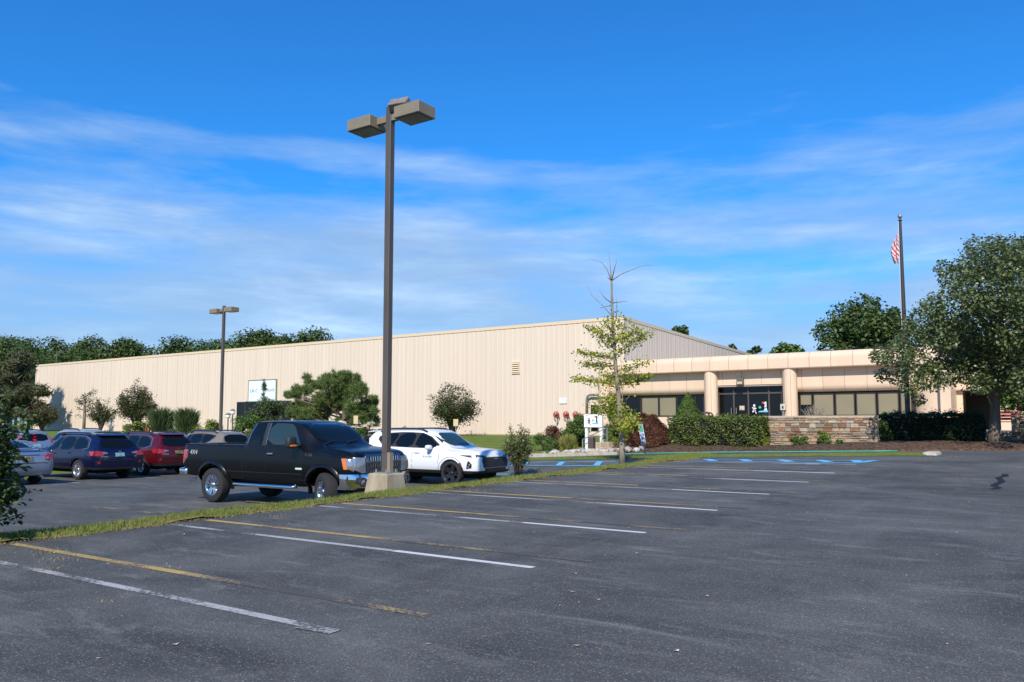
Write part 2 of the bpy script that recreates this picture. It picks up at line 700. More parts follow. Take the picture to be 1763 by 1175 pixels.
v, f = [], []
xs = rng(-17, 14, 0.35)
NB = 20
for x in xs:
    e = bed_edge(x)
    for i in range(NB + 1):
        t = (i / NB) ** 1.4
        y = e + (max(e + 6, 41) - e) * t
        v.append((x, y, bed_z(x, y)))
for j in range(len(xs) - 1):
    for i in range(NB):
        k = j * (NB + 1) + i
        f.append((k, k + NB + 1, k + NB + 2, k + 1))
tag(mesh('mulch_bed', v, f, M_MULCH, None, True), kind='structure')
grid('terrace', rng(-21, 40, 5), [41.2, 45, 49, 60, 80], lambda x, y: 1.3, pm('terrace_paving', (0.38, 0.34, 0.29), 0.9, col2=(0.3, 0.27, 0.23), nscale=2))
tag(MB().box(-21, 40, 41.2, 41.35, 0.3, 1.295).build('terrace_edge', M_KERB), kind='structure')

# concrete kerb along the road on the left of the rock bed, green hose lying on the right
kmb = MB()
for i in range(12):
    x0, x1 = -34 + i * 1.5, -34 + i * 1.5 + 1.49
    z = (G(x0, 31.5) + G(x1, 31.5)) / 2
    kmb.box(x0, x1, 31.42, 31.6, z - 0.15, z + 0.16)
tag(kmb.build('road_kerb', M_KERB), kind='structure')
hp = [(x, bed_edge(x) - 0.10 + 0.02 * math.sin(x * 1.7), G(x, 31.5) + 0.03) for x in rng(-16.2, -5.0, 0.3)]
tag(MB().tube(hp, 0.024, 6).build('garden_hose', pm('green_hose', (0.05, 0.33, 0.22), 0.5), None, True),
    'thin green garden hose lying along the front of the mulch bed', 'hose')


# painted lines: thin sheets following the ground
def line(name, pts, w, mat, dz=0.004):
    v, f = [], []
    pts = [Vector((p[0], p[1])) for p in pts]
    full = []
    for a, b in zip(pts[:-1], pts[1:]):
        n = max(1, int((b - a).length / 0.35))
        full += [a + (b - a) * i / n for i in range(n)]
    full.append(pts[-1])
    for i, q in enumerate(full):
        d = (full[min(i + 1, len(full) - 1)] - full[max(0, i - 1)]).normalized()
        nn = Vector((-d.y, d.x)) * (w / 2)
        for s in (-1, 1):
            P = q + nn * s
            v.append((P.x, P.y, G(P.x, P.y) + dz))
    for i in range(len(full) - 1):
        f.append((2 * i, 2 * i + 2, 2 * i + 3, 2 * i + 1))
    return tag(mesh(name, v, f, mat), kind='structure')


WY = [4.38, 7.20, 9.93, 12.62, 15.37, 18.18, 20.60, 22.95]
for i, y in enumerate(WY):
    e = strip_edge(y)
    line('parking_line', [(e + 0.05, y), (-6.6, y + 0.01)], 0.10, M_WHITE_L)
    line('parking_line', [(-6.6, y + 0.01), (-4.65, y)], 0.10, M_WHITE_B if i else M_WHITE_L)
line('parking_line', [(-4.95, 4.33), (-4.58, 4.36)], 0.13, M_WHITE_L, 0.008)
for i, y in enumerate([5.08, 7.78, 10.4, 13.05, 15.85, 18.6, 21.2]):
    e = strip_edge(y)
    line('parking_line', [(e + 0.1, y), (-7.6, y + 0.02)], 0.11, M_YELLOW, 0.0045)
    line('parking_line', [(-7.6, y + 0.02), (-4.3, y + 0.02)], 0.11, M_YELLOWF, 0.0045)
for y in (9.9, 12.7, 15.5, 18.2, 21.0):
    line('parking_line', [(-18.5, y + 0.1), (-13.6, y)], 0.1, M_YELLOWF)
for y in (6.5, 8.6, 13.9, 16.7, 19.6, 22.4):
    line('parking_line', [(-32.2, y), (-26.4, y)], 0.1, M_WHITE_L)
# blue access aisle ahead of the island
q = lambda x, y: tuple(onG(x, y)[:2])
line('blue_parking_line', [q(1190, 794.2), q(1482, 797.4)], 0.13, M_BLUE)
line('blue_parking_line', [q(1216, 791.4), q(1508, 793.6)], 0.13, M_BLUE)
for (x0, x1) in ((1216, 1230), (1277, 1290), (1341, 1361), (1408, 1428), (1470, 1480)):
    k = (x0 - 1216) / 292
    line('blue_parking_line', [q(x0, 791.2 + 2 * k), q(x1, 794.6 + 2.6 * k)], 0.26, M_BLUE, 0.008)
line('blue_parking_line', [q(1508, 793.6), q(1482, 797.4)], 0.2, M_BLUE, 0.012)
line('blue_parking_line', [q(1387, 799.3), q(1412, 799.8)], 0.13, M_BLUE)
line('blue_parking_line', [(-19, 24.2), (-12.6, 24.2)], 0.1, M_BLUE)
line('blue_parking_line', [(-19, 25.2), (-12.3, 25.2)], 0.1, M_BLUE)
for k in range(4):
    line('blue_parking_line', [(-18 + k * 1.5, 25.2), (-17.6 + k * 1.5, 24.2)], 0.22, M_BLUE, 0.008)
line('blue_parking_line', [(-19, 22.2), (-12.6, 22.2)], 0.1, M_BLUE)
# tar-filled crack on the right
cp = onG(1716, 835)
line('tar_seam', [(cp.x + 0.02 * (i % 2) + 0.06 * math.sin(i * 1.9), cp.y - 1.1 + i * 0.42) for i in range(9)], 0.13, pm('tar', (0.012, 0.012, 0.014), 0.5))


rk_ = random.Random(44)
for (px, py, n, hd0) in ((1690, 800, 10, .4), (1715, 815, 9, .1), (1600, 792, 7, .3)):
    c0 = onG(px, py)
    x, y, h_ = c0.x, c0.y, hd0
    pth = []
    for i in range(n):
        pth.append((x, y))
        h_ += rk_.uniform(-.55, .55)
        x += .22 * math.cos(h_)
        y += .22 * math.sin(h_)
    line('asphalt_crack', pth, 0.014, MATS['tar'], 0.0035)


# grass blades and tufts
def blades(name, pts, h, w, mat, label, cat, lean=0.5):
    rs = np.random.RandomState(len(pts) % 9973 + 3)
    P = np.array(pts, dtype=float)
    n = len(P)
    a = rs.rand(n) * 6.283
    hh = h * (0.5 + rs.rand(n) * 0.9)
    d = np.stack([np.cos(a), np.sin(a), np.zeros(n)], 1)
    ln = rs.rand(n)[:, None] * lean * hh[:, None]
    b = rs.rand(n) * 6.283
    tip = P + np.stack([np.cos(b), np.sin(b), np.zeros(n)], 1) * ln
    tip[:, 2] += hh
    v = np.empty((n, 3, 3))
    v[:, 0] = P - d * w
    v[:, 1] = P + d * w
    v[:, 2] = tip
    me = bpy.data.meshes.new(name)
    me.from_pydata(v.reshape(-1, 3).tolist(), [], np.arange(3 * n).reshape(n, 3).tolist())
    me.materials.append(mat)
    return tag(link(name, me), label, cat, kind='stuff')


rs = np.random.RandomState(5)
pts = []
for i in range(60000):
    y = 2 + 25 * rs.rand() ** 1.3
    e = strip_edge(y)
    x = e - 1.7 + (1.7 + wob(y, 1) * 1.5) * rs.rand()
    pts.append((x, y, verge_z(x, y) - 0.005))
blades('verge_grass', pts, 0.058, 0.006, M_BLADE, 'short patchy grass growing along the verge between the lots', 'grass')
pts = []
for i in range(5200):                                          # dry fringe and weeds in the cracks
    y = 2 + 24 * rs.rand() ** 1.3
    e = strip_edge(y)
    x = e + wob(y, 1) + rs.normal() * 0.05
    pts.append((x, y, G(x, y)))
for (cx, cy, n, s) in [(-9.55, 4.85, 60, .10), (-10.2, 5.05, 45, .1), (-9.1, 4.4, 25, .08), (-14.1, 8.9, 90, .14), (-13.6, 8.0, 60, .12), (-12.9, 10.6, 120, .2),
                       (-13.3, 10.2, 80, .2), (-8.1, 5.1, 25, .1), (-10.6, 4.5, 20, .08), (-7.0, 4.0, 14, .06), (-10.4, 8.6, 35, .1), (-9.9, 13.3, 60, .15), (-9.3, 18.6, 50, .2),
                       (-1.9, 20.2, 16, .1), (-0.8, 20.8, 18, .2), (-3.1, 24.4, 20, .15), (1.0, 24.0, 30, .3), (-2.8, 27.0, 90, .25)]:
    for i in range(n):
        x, y = cx + rs.normal() * s * 1.6, cy + rs.normal() * s
        pts.append((x, y, G(x, y)))
blades('dry_weeds', pts, 0.026, 0.006, M_DRY, 'dry straw coloured weeds along the verge edge and in the cracks', 'weeds', 2.2)
pts = []
for i in range(16000):
    x, y = IX0 + (IX1 - IX0) * rs.rand(), IY0 + 0.1 + (IY1 - IY0 - 0.2) * rs.rand()
    y += 0.25 * max(0, x + 10)
    if y > IY0 + 0.17 * max(0, x + 11) + 0.1:
        pts.append((x, y, G(x, y) + 0.03))
blades('island_grass', pts, 0.032, 0.012, M_BLADE, 'mown grass on the island between the lot and the road', 'grass')

# ------------------------------------------------------------------ warehouse
WY0, WXL, WXC, WZ0, WZ1 = 55.0, -117.4, -27.36, 0.45, 9.74
wh = empty('warehouse', (WXC, WY0, WZ0), 0, 'long windowless tan metal warehouse with ribbed siding and flat roof', 'warehouse')


def to_parent(o, par, wpos, rz=0.0, sc=None):
    o.parent = par
    o.location = Vector(wpos) - par.location
    o.rotation_euler = (0, 0, rz)
    if sc:
        o.scale = sc
    return o


def siding(w, h):
    prof = [(0.0, 0.0)]
    for c in (0.25, 0.75):
        prof += [(c * w - 0.10, 0.0), (c * w - 0.055, -0.014), (c * w + 0.055, -0.014), (c * w + 0.10, 0.0)]
    prof += [(w - 0.012, 0.0), (w - 0.008, -0.007), (w, -0.007)]
    n = len(prof)
    v = [(x, y, 0) for x, y in prof] + [(x, y, h) for x, y in prof]
    me = bpy.data.meshes.new('wall_panel')
    me.from_pydata(v, [], [(i, i + 1, n + i + 1, n + i) for i in range(n - 1)])
    me.materials.append(M_TAN)
    return me


NP = 90
pw = (WXC - WXL) / NP
pme = siding(pw, WZ1 - WZ0)
for i in range(NP):
    o = link('wall_panel', pme)
    to_parent(o, wh, (WXL + i * pw, WY0 + 0.002 * (i % 2), WZ0))
NG = 32
gw = 30.4 / NG
gme = siding(gw, 1.0)
for i in range(NG):
    y = WY0 + i * gw
    top = WZ1 - 0.72 * (i + 0.0) / NG
    o = link('wall_panel', gme)
    to_parent(o, wh, (WXC + 0.01 + 0.002 * (i % 2), y, WZ0), math.pi / 2, (1, 1, top - WZ0))
cv = [(WXL + .1, WY0 + .12, -.3), (WXC - .12, WY0 + .12, -.3), (WXC - .12, WY0 + 30.3, -.3), (WXL + .1, WY0 + 30.3, -.3),
      (WXL + .1, WY0 + .12, WZ1 - .05), (WXC - .12, WY0 + .12, WZ1 - .05), (WXC - .12, WY0 + 30.3, WZ1 - .8), (WXL + .1, WY0 + 30.3, WZ1 - .8)]
o = mesh('wall_core', [Vector(p) - wh.location for p in cv], [(4, 5, 6, 7), (0, 1, 5, 4), (1, 2, 6, 5), (2, 3, 7, 6), (3, 0, 4, 7)], M_TAN, wh)
L0 = wh.location
mb = MB().box(WXL - .08 - L0.x, WXC + .10 - L0.x, -0.05, 0.06, WZ1 - 0.20 - WZ0, WZ1 + 0.05 - WZ0)
mb.build('eave_trim', M_TRIM, wh)
gx_, n0 = 0.035, len(cv)
mesh('gable_trim', [(gx_, .07, WZ1 - WZ0 - .2), (gx_ + .015, .07, WZ1 - WZ0 - .2), (gx_ + .015, .07, WZ1 - WZ0 + .05), (gx_, .07, WZ1 - WZ0 + .05),
                    (gx_, 30.5, WZ1 - WZ0 - .92), (gx_ + .015, 30.5, WZ1 - WZ0 - .92), (gx_ + .015, 30.5, WZ1 - WZ0 - .67), (gx_, 30.5, WZ1 - WZ0 - .67)],
     [(0, 1, 2, 3), (7, 6, 5, 4), (0, 4, 5, 1), (1, 5, 6, 2), (2, 6, 7, 3), (3, 7, 4, 0)], M_TRIM, wh)
MB().box(-0.10, 0.075, -0.075, 0.09, 0, WZ1 - WZ0 - .26).build('corner_trim', M_TAN, wh)
MB().box(WXL - L0.x - .06, WXL - L0.x + .1, -0.075, 0.06, 0, WZ1 - WZ0 - .26).build('corner_trim', M_TAN, wh)
MB().box(WXL - L0.x + .12, -.12, -0.06, 0.02, -0.2, 0.36).build('base_plinth', pm('plinth', (.42, .33, .24), .9), wh)
# louvred vent
a, b = onY(883, 625, WY0), onY(894, 642, WY0)
vt = MB().box(a.x - L0.x, b.x - L0.x, -0.06, -0.02, b.z - WZ0, a.z - WZ0).build('vent', pm('vent_dark', (.10, .075, .05), .8), wh)
for i in range(5):
    z = b.z - WZ0 + (a.z - b.z) * (i + .25) / 5
    MB().add([(a.x - L0.x, -.13, z), (b.x - L0.x, -.13, z), (b.x - L0.x, -.05, z + .1), (a.x - L0.x, -.05, z + .1),
              (a.x - L0.x, -.13, z + .02), (b.x - L0.x, -.13, z + .02), (b.x - L0.x, -.05, z + .12), (a.x - L0.x, -.05, z + .12)],
             [(0, 1, 2, 3), (7, 6, 5, 4), (0, 4, 5, 1), (2, 6, 7, 3), (0, 3, 7, 4), (1, 5, 6, 2)]).build('slat', M_TRIM, vt)
fr = MB()
for (x0, x1, z0, z1) in ((a.x - .08, a.x, b.z - .08, a.z + .08), (b.x, b.x + .08, b.z - .08, a.z + .08), (a.x, b.x, a.z, a.z + .08), (a.x, b.x, b.z - .08, b.z)):
    fr.box(x0 - L0.x, x1 - L0.x, -.10, -.02, z0 - WZ0, z1 - WZ0)
fr.build('frame', M_TAN, vt)


def wall_opening(px0, py0, px1, py1, name, mull=0):
    a, b = onY(px0, py0, WY0), onY(px1, py1, WY0)
    b.z = max(b.z, 0.8)
    w = MB().box(a.x - L0.x, b.x - L0.x, -.075, -.03, b.z - WZ0, a.z - WZ0).build(name, M_GLASSD, wh)
    fr = MB()
    for (x0, x1, z0, z1) in ((a.x - .1, a.x, b.z, a.z + .1), (b.x, b.x + .1, b.z, a.z + .1), (a.x, b.x, a.z, a.z + .1)):
        fr.box(x0 - L0.x, x1 - L0.x, -.10, -.01, z0 - WZ0, z1 - WZ0)
    for i in range(mull):
        x = a.x + (b.x - a.x) * (i + 1) / (mull + 1)
        fr.box(x - .04 - L0.x, x + .04 - L0.x, -.095, -.02, b.z - WZ0, a.z - WZ0)
    fr.build('frame', M_BRONZE, w)


wall_opening(410, 694, 421, 738, 'window')
wall_opening(425, 693, 482, 738, 'door', 2)
wall_opening(487, 692, 500, 738, 'window')
wall_opening(1020, 700, 1029, 742, 'door')

# church sign on the wall
a, b = onY(430.5, 656.5, WY0), onY(476, 690, WY0)
cs = empty('wall_sign', ((a.x + b.x) / 2, WY0 - .06, (a.z + b.z) / 2), 0, 'white rectangular church sign on warehouse wall above dark doors', 'sign')
hw, hh = (b.x - a.x) / 2, (a.z - b.z) / 2
MB().box(-hw, hw, -.08, 0, -hh, hh).build('board', pm('sign_face', (.72, .80, .84), .4), cs)
fr = MB()
for q in ((-hw - .09, -hw, -hh - .09, hh + .09), (hw, hw + .09, -hh - .09, hh + .09), (-hw, hw, hh, hh + .09), (-hw, hw, -hh - .09, -hh)):
    fr.box(q[0], q[1], -.11, 0.0, q[2], q[3])
fr.build('frame', pm('sign_frame', (.18, .24, .14), .5), cs)
sm = lambda x, z: frame_M((x, -.085, z), (1, 0, 0), (0, 0, 1))
M_NAVY = pm('navy_print', (.06, .08, .14), .6)
text_mesh('lettering', 'Life C', .50, M_NAVY, cs, sm(-hw * .62, hh * .0), .2)
text_mesh('lettering', 'Church', .50, M_NAVY, cs, sm(hw * .55, hh * .03), .2)

# small white notice, red hose valves, conduit
a, b = onY(964, 686, WY0), onY(976, 695, WY0)
ns = empty('wall_notice', ((a.x + b.x) / 2, WY0 - .05, (a.z + b.z) / 2), 0, 'small white notice board on tan wall above the red wheels', 'sign')
hw, hh = (b.x - a.x) / 2, (a.z - b.z) / 2
MB().box(-hw, hw, -.03, 0.0, -hh, hh).build('board', M_WHITE, ns)
for z in (.12, .0, -.1):
    MB().box(-hw * .75, hw * .75, -.034, -.03, z - .018, z + .018).build('print_line', pm('grey_print', (.45, .45, .45), .7), ns)
for i, px in enumerate((957.5, 974.5, 991)):  # red wheels
    c = onY(px, 714.5, WY0 - .35)
    h = empty('valve_wheel', (c.x, WY0 - .35, c.z), 0, ['round red valve wheel on tan wall farthest from the offices', 'middle round red valve wheel on tan wall', 'round red valve wheel partly behind the evergreen shrub'][i], 'valve', 'red valve wheels on the warehouse wall')
    RX = Matrix.Rotation(math.pi / 2, 4, 'X')
    MB().tube([(.24 * math.cos(t * .3142), 0, .24 * math.sin(t * .3142)) for t in range(21)], .035, 6, False).build('rim', M_REDP, h, True)
    sp = MB()
    for k in range(5):
        t = k * 1.2566
        sp.tube([(0, 0, 0), (.24 * math.cos(t), 0, .24 * math.sin(t))], .03, 5)
    sp.build('spokes', M_REDP, h)
    MB().lathe([(0.001, .16), (.10, .14), (.12, .0), (.12, -.18), (.12, -.30)], 12, RX).build('hub', M_REDP, h, True)
    MB().tube([(0, .05, 0), (0, .05, -.55), (0, .3, -.6)], .06, 7).build('pipe', pm('pale_pipe', (.5, .45, .36), .6), h)
pq = [onY(1010, 713, WY0 - .3), onY(1010, 688, WY0 - .3), onY(1012, 682, WY0 - .3), onY(1017, 680, WY0 - .3), onY(1030, 680, WY0 - .3)]
cd = empty('conduit', (pq[0].x, WY0 - .3, pq[0].z - .4), 0, 'bent grey conduit pipe running up tan wall into the offices', 'pipe')
MB().tube([q - cd.location for q in pq], .09, 8).build('pipe', pm('conduit_grey', (.20, .18, .16), .5), cd, True)
MB().box(-.28, .28, -.2, .27, -.35, .42).build('box', pm('conduit_box', (.42, .33, .22), .7), cd)

# ------------------------------------------------------------------ office block with curved panels
EY = 49.0
eo = empty('office_block', (-16.0, EY, 1.3), 0, 'single storey peach panelled office block with rounded canopy and columns', 'building')
EL = eo.location
ZT, ZB, ZH = onY(1350, 607, EY).z, 4.94, 3.55


def sweep(name, prof, x0, x1, mat, par, closed_back=1.2):
    n = len(prof)
    v = [(x0 - EL.x, y - EL.y, z - EL.z) for y, z in prof] + [(x1 - EL.x, y - EL.y, z - EL.z) for y, z in prof]
    f = [(i, n + i, n + i + 1, i + 1) for i in range(n - 1)]
    f += [tuple(range(n)), tuple(range(2 * n - 1, n - 1, -1))]
    return shade(mesh(name, v, f, mat, par), 30)


def arc(cy, cz, r, a0, a1, n):
    return [(cy + r * math.cos(R(a0 + (a1 - a0) * i / n)), cz + r * math.sin(R(a0 + (a1 - a0) * i / n))) for i in range(n + 1)]


rc = 0.42
fasc = [(EY + 1.6, ZB + .02), (EY + .04, ZB), (EY, ZB + .05)] + [(y, z) for y, z in arc(EY + rc, ZT - rc, rc, 180, 90, 8)] + [(EY + 1.6, ZT)]
rs_ = 0.40
spz0 = ZH
span = [(EY + 1.3, ZB + .3), (EY + .60, ZB + .3)] + [(y, z) for y, z in arc(EY + .60 + rs_, spz0 + rs_, rs_, 180, 270, 8)] + [(EY + 1.3, spz0)]
SX = onY(1321.3, 610, EY).x
MOD = 1.213
X0e, X1e = onY(1036, 640, EY).x, onY(1600, 610, EY).x
k0 = math.ceil((X0e + .25 - SX) / MOD)
k1 = math.floor((X1e - .25 - SX) / MOD)
edges = [X0e] + [SX + k * MOD for k in range(k0, k1 + 1)] + [X1e]
for a, b in zip(edges[:-1], edges[1:]):
    sweep('canopy_panel', fasc, a + .011, b - .011, M_PANEL, eo)
core = [(EY + 1.55, ZB + .05), (EY + .07, ZB + .05)] + [(y, z) for y, z in arc(EY + rc, ZT - rc, rc - .02, 180, 90, 6)] + [(EY + 1.55, ZT - .02)]
sweep('canopy_core', core, X0e + .05, X1e - .05, M_SEAM, eo)
# rounded canopy ends
for (xe, sgn) in ((X0e, -1), (X1e, 1)):
    pr = [(1.55, ZB + .02), (1.55 + .02, ZB)]
    prof = [(.02, ZB + .005), (1.56, ZB), (1.60, ZB + .05)] + [(1.60 - rc + rc * math.cos(R(t)), ZT - rc + rc * math.sin(R(t))) for t in range(0, 91, 12)] + [(.02, ZT)]
    v, f = [], []
    na = 8
    for j in range(na + 1):
        t = R(270 + sgn * 90 * j / na)
        for r_, z in prof:
            v.append((xe + r_ * math.cos(t) * .42 - EL.x, EY + 1.6 + r_ * math.sin(t) - EL.y, z - EL.z))
    m = len(prof)
    for j in range(na):
        for i in range(m - 1):
            q = (j * m + i, (j + 1) * m + i, (j + 1) * m + i + 1, j * m + i + 1)
            f.append(q if sgn > 0 else q[::-1])
    shade(mesh('canopy_end', v, f, M_PANEL, eo), 30)
# roof slab behind the canopy
MB().box(-28.2 + .9 - EL.x, X1e - EL.x, 1.6, 24, ZT - .35 - EL.z, ZT - .03 - EL.z).build('roof', pm('roof_membrane', (.45, .42, .38), .9), eo)
CX = [onY(1041, 690, EY + .5).x, onY(1224.5, 680, EY + .5).x, onY(1360.5, 680, EY + .5).x]
for i, x in enumerate(CX):
    prof = [(.43, 0), (.43, ZB - 1.3 + .02)]
    o = MB().lathe(prof, 28, Matrix.Translation((x - EL.x, .50, 0))).build('column', M_PANEL, eo, True)
    for t in (235, 290, 345):
        cx, cy = x - EL.x + .432 * math.cos(R(t)), .50 + .432 * math.sin(R(t))
        MB().box(cx - .006, cx + .006, cy - .006, cy + .006, 0, ZB - 1.31).build('seam', M_SEAM, o)


def spandrel(x0, x1):
    ks = [x0] + [SX + (k + .5) * MOD for k in range(-30, 30) if x0 + .2 < SX + (k + .5) * MOD < x1 - .2] + [x1]
    for a, b in zip(ks[:-1], ks[1:]):
        sweep('spandrel_panel', span, a + .009, b - .009, M_PANEL, eo)
    sweep('spandrel_core', [(y + .03, max(z, spz0 + .03)) for y, z in span], x0 + .03, x1 - .03, M_SEAM, eo)


XR = onY(1572, 640, EY).x
spandrel(X0e + .1, CX[1] - .3)
spandrel(CX[2] + .3, XR)
# flat panel over the doors
dx0, dx1 = CX[1] + .3, CX[2] - .3
ks = [dx0] + [SX + (k + .5) * MOD for k in range(-30, 30) if dx0 + .2 < SX + (k + .5) * MOD < dx1 - .2] + [dx1]
zdh = onY(1290, 663, EY + .8).z
for a, b in zip(ks[:-1], ks[1:]):
    MB().box(a + .01 - EL.x, b - .01 - EL.x, .62, .80, zdh - EL.z, ZB + .3 - EL.z).build('door_panel', M_PANEL, eo)
MB().box(dx0 - EL.x, dx1 - EL.x, .66, .95, zdh - .10 - EL.z, zdh - .004 - EL.z).build('door_header', pm('header_grey', (.33, .27, .22), .6), eo)
a, b = onY(1268, 652, EY + .4), onY(1279.5, 663, EY + .4)
lb = MB().box(a.x - EL.x, b.x - EL.x, .34, .63, b.z - EL.z, a.z - EL.z).build('wall_lamp', pm('wall_lamp_body', (.12, .10, .08), .5), eo)
bevel(lb, .03)
MB().box(a.x + .05 - EL.x, b.x - .05 - EL.x, .325, .342, b.z + .06 - EL.z, (a.z + b.z) / 2 - EL.z).build('lens', pm('wall_lamp_lens', (.5, .44, .33), .3), lb)

GY = 1.05       # glazing plane, local y


def pane(parent, x0, x1, z0, z1, mat, y=GY, name='pane'):
    return MB().box(x0 - EL.x, x1 - EL.x, y, y + .03, z0 - EL.z, z1 - EL.z).build(name, mat, parent)


def window(px0, px1, pt, pb, style, fw=.05):
    """style: blind, dark or half"""
    a, b = onY(px0, pt, EY + GY), onY(px1, pb, EY + GY)
    x0, x1 = a.x, b.x
    z1, z0 = ZH - .06, 2.10
    w = MB()
    for q in ((x0, x0 + fw, z0, z1), (x1 - fw, x1, z0, z1), (x0 + fw, x1 - fw, z1 - .07, z1), (x0 + fw, x1 - fw, z0, z0 + .07)):
        w.box(q[0] - EL.x, q[1] - EL.x, GY - .07, GY + .05, q[2] - EL.z, q[3] - EL.z)
    w = w.build('window', M_BRONZE, eo)
    i = (x0 + fw, x1 - fw)
    if style == 'blind':
        pane(w, *i, z0 + .07, z1 - .07, M_BLIND)
    elif style == 'dark':
        pane(w, *i, z0 + .07, z1 - .07, M_GLASSD)
    else:
        zm = z1 - style * (z1 - z0)
        pane(w, *i, zm, z1 - .07, M_BLIND)
        pane(w, *i, z0 + .07, zm - .001, M_GLASSD)


for q in ((1052, 1078, 'dark'), (1079, 1104, 'dark'), (1104.5, 1134.8, 'blind'), (1135, 1165.5, .93), (1166, 1197, 'dark'), (1197.5, 1213, 'dark')):
    window(q[0], q[1], 684, 716, q[2])
for q in ((1377, 1399.5, .50), (1400, 1437.3, 'blind'), (1437.8, 1473, 'blind'), (1473.5, 1510, 'blind'), (1510.5, 1549, 'blind'), (1549.5, 1572, 'blind')):
    window(q[0], q[1], 675, 714, q[2])
MB().box(X0e - EL.x, dx0 - EL.x, GY - .12, GY + .2, 0, 2.10 - EL.z - .002).build('sill_wall', M_PANEL, eo)
MB().box(dx1 - EL.x, XR - EL.x, GY - .12, GY + .2, 0, 2.10 - EL.z - .002).build('sill_wall', M_PANEL, eo)
MB().box(X0e + .3 - EL.x, XR - EL.x, GY + .3, GY + .5, 0, ZB - EL.z + .4).build('back_wall', M_BRONZE, eo)
# glazed entrance
ex = [onY(px, 690, EY + GY).x for px in (1238, 1264, 1289, 1324.7, 1347)]
zt = onY(1300, 677.5, EY + GY).z
for i in range(4):
    nm = 'door' if i < 2 else 'glazing_bay'
    fr = MB()
    x0, x1 = ex[i], ex[i + 1]
    for q in ((x0, x0 + .05, 1.3, zdh - .1), (x1 - .05, x1, 1.3, zdh - .1), (x0 + .05, x1 - .05, zt - .05, zt + .05), (x0 + .05, x1 - .05, 1.3, 1.5), (x0 + .05, x1 - .05, zdh - .16, zdh - .1)):
        fr.box(q[0] - EL.x, q[1] - EL.x, GY - .07, GY + .05, q[2] - EL.z, q[3] - EL.z)
    d = fr.build(nm, pm('door_frame', (.085, .07, .062), .45, metal=.2), eo)
    pane(d, x0 + .05, x1 - .05, 1.5, zt - .05, M_GLASSD)
    pane(d, x0 + .05, x1 - .05, zt + .05, zdh - .16, M_GLASSD)
    if nm == 'door':
        hx = x1 - .16 if i == 0 else x0 + .16
        MB().tube([(hx - EL.x, GY - .12, .95), (hx - EL.x, GY - .12, 1.35)], .02, 6).build('handle', M_GALV, d)
a, b = onY(1271, 699, EY + .8), onY(1279.6, 706.3, EY + .8)
MB().box(a.x - EL.x, b.x - EL.x, GY - .012, GY - .004, b.z - EL.z, a.z - EL.z).build('paper_notice', pm('paper', (.55, .42, .29), .8), eo)


# the two running children, ball and swoosh, printed flat on sign and glass
def capsule2(mb, M, p, q, r0, r1=None):
    r1 = r1 or r0
    p, q = Vector(p), Vector(q)
    d = (q - p)
    a0 = math.atan2(d.y, d.x)
    poly = [(q.x + r1 * math.cos(a0 + t), q.y + r1 * math.sin(a0 + t)) for t in np.linspace(-1.57, 1.57, 5)]
    poly += [(p.x + r0 * math.cos(a0 + t), p.y + r0 * math.sin(a0 + t)) for t in np.linspace(1.57, 4.71, 5)]
    mb.prism(poly, M, .003)


def disc(mb, M, c, r, n=14):
    mb.prism([(c[0] + r * math.cos(6.283 * k / n), c[1] + r * math.sin(6.283 * k / n)) for k in range(n)], M, .003)


def kids(parent, M, s, body, ball2, extra):
    k = MB()
    T = lambda x, y: (x * s, y * s)
    # running child
    disc(k, M, T(-.52, .62), .10 * s)
    capsule2(k, M, T(-.53, .48), T(-.53, .24), .09 * s, .10 * s)
    capsule2(k, M, T(-.53, .44), T(-.70, .40), .035 * s)
    capsule2(k, M, T(-.52, .44), T(-.36, .34), .035 * s)
    capsule2(k, M, T(-.55, .22), T(-.66, .04), .05 * s)
    capsule2(k, M, T(-.50, .22), T(-.42, .06), .05 * s)
    capsule2(k, M, T(-.42, .06), T(-.36, -.10), .04 * s)
    # standing child with arms raised to a ball
    disc(k, M, T(.52, .86), .09 * s)
    capsule2(k, M, T(.52, .74), T(.50, .42), .08 * s)
    capsule2(k, M, T(.48, .70), T(.36, .84), .035 * s)
    capsule2(k, M, T(.50, .40), T(.42, .16), .05 * s)
    capsule2(k, M, T(.53, .40), T(.60, .16), .05 * s)
    k.build('print_children', body, parent)
    M2 = M @ Matrix.Translation((0, 0, .004))
    b = MB()
    disc(b, M2, T(0.0, .44), .12 * s)
    b.build('print_green_ball', pm('green_print', (.05, .45, .25), .5), parent)
    b = MB()
    disc(b, M2, T(.30, .86), .10 * s)
    b.build('print_red_ball', pm('red_print', (.65, .06, .10), .5), parent)
    b = MB()
    b.prism([T(*q) for q in ((-.18, 0), (.74, 0), (.74, .10), (.60, .17), (.05, .12), (-.12, .08))], M2, .003)
    b.build('print_blue_swoosh', pm('sky_print', (.16, .47, .75), .5), parent)


gd = [o for o in eo.children if o.name.startswith('glazing_bay')][0]
c = onY(1308, 710, EY + GY - .08)
kids(gd, frame_M((c.x - EL.x, GY - .008, c.z - EL.z), (1, 0, 0), (0, 0, 1)), .68, M_WHITE, None, None)

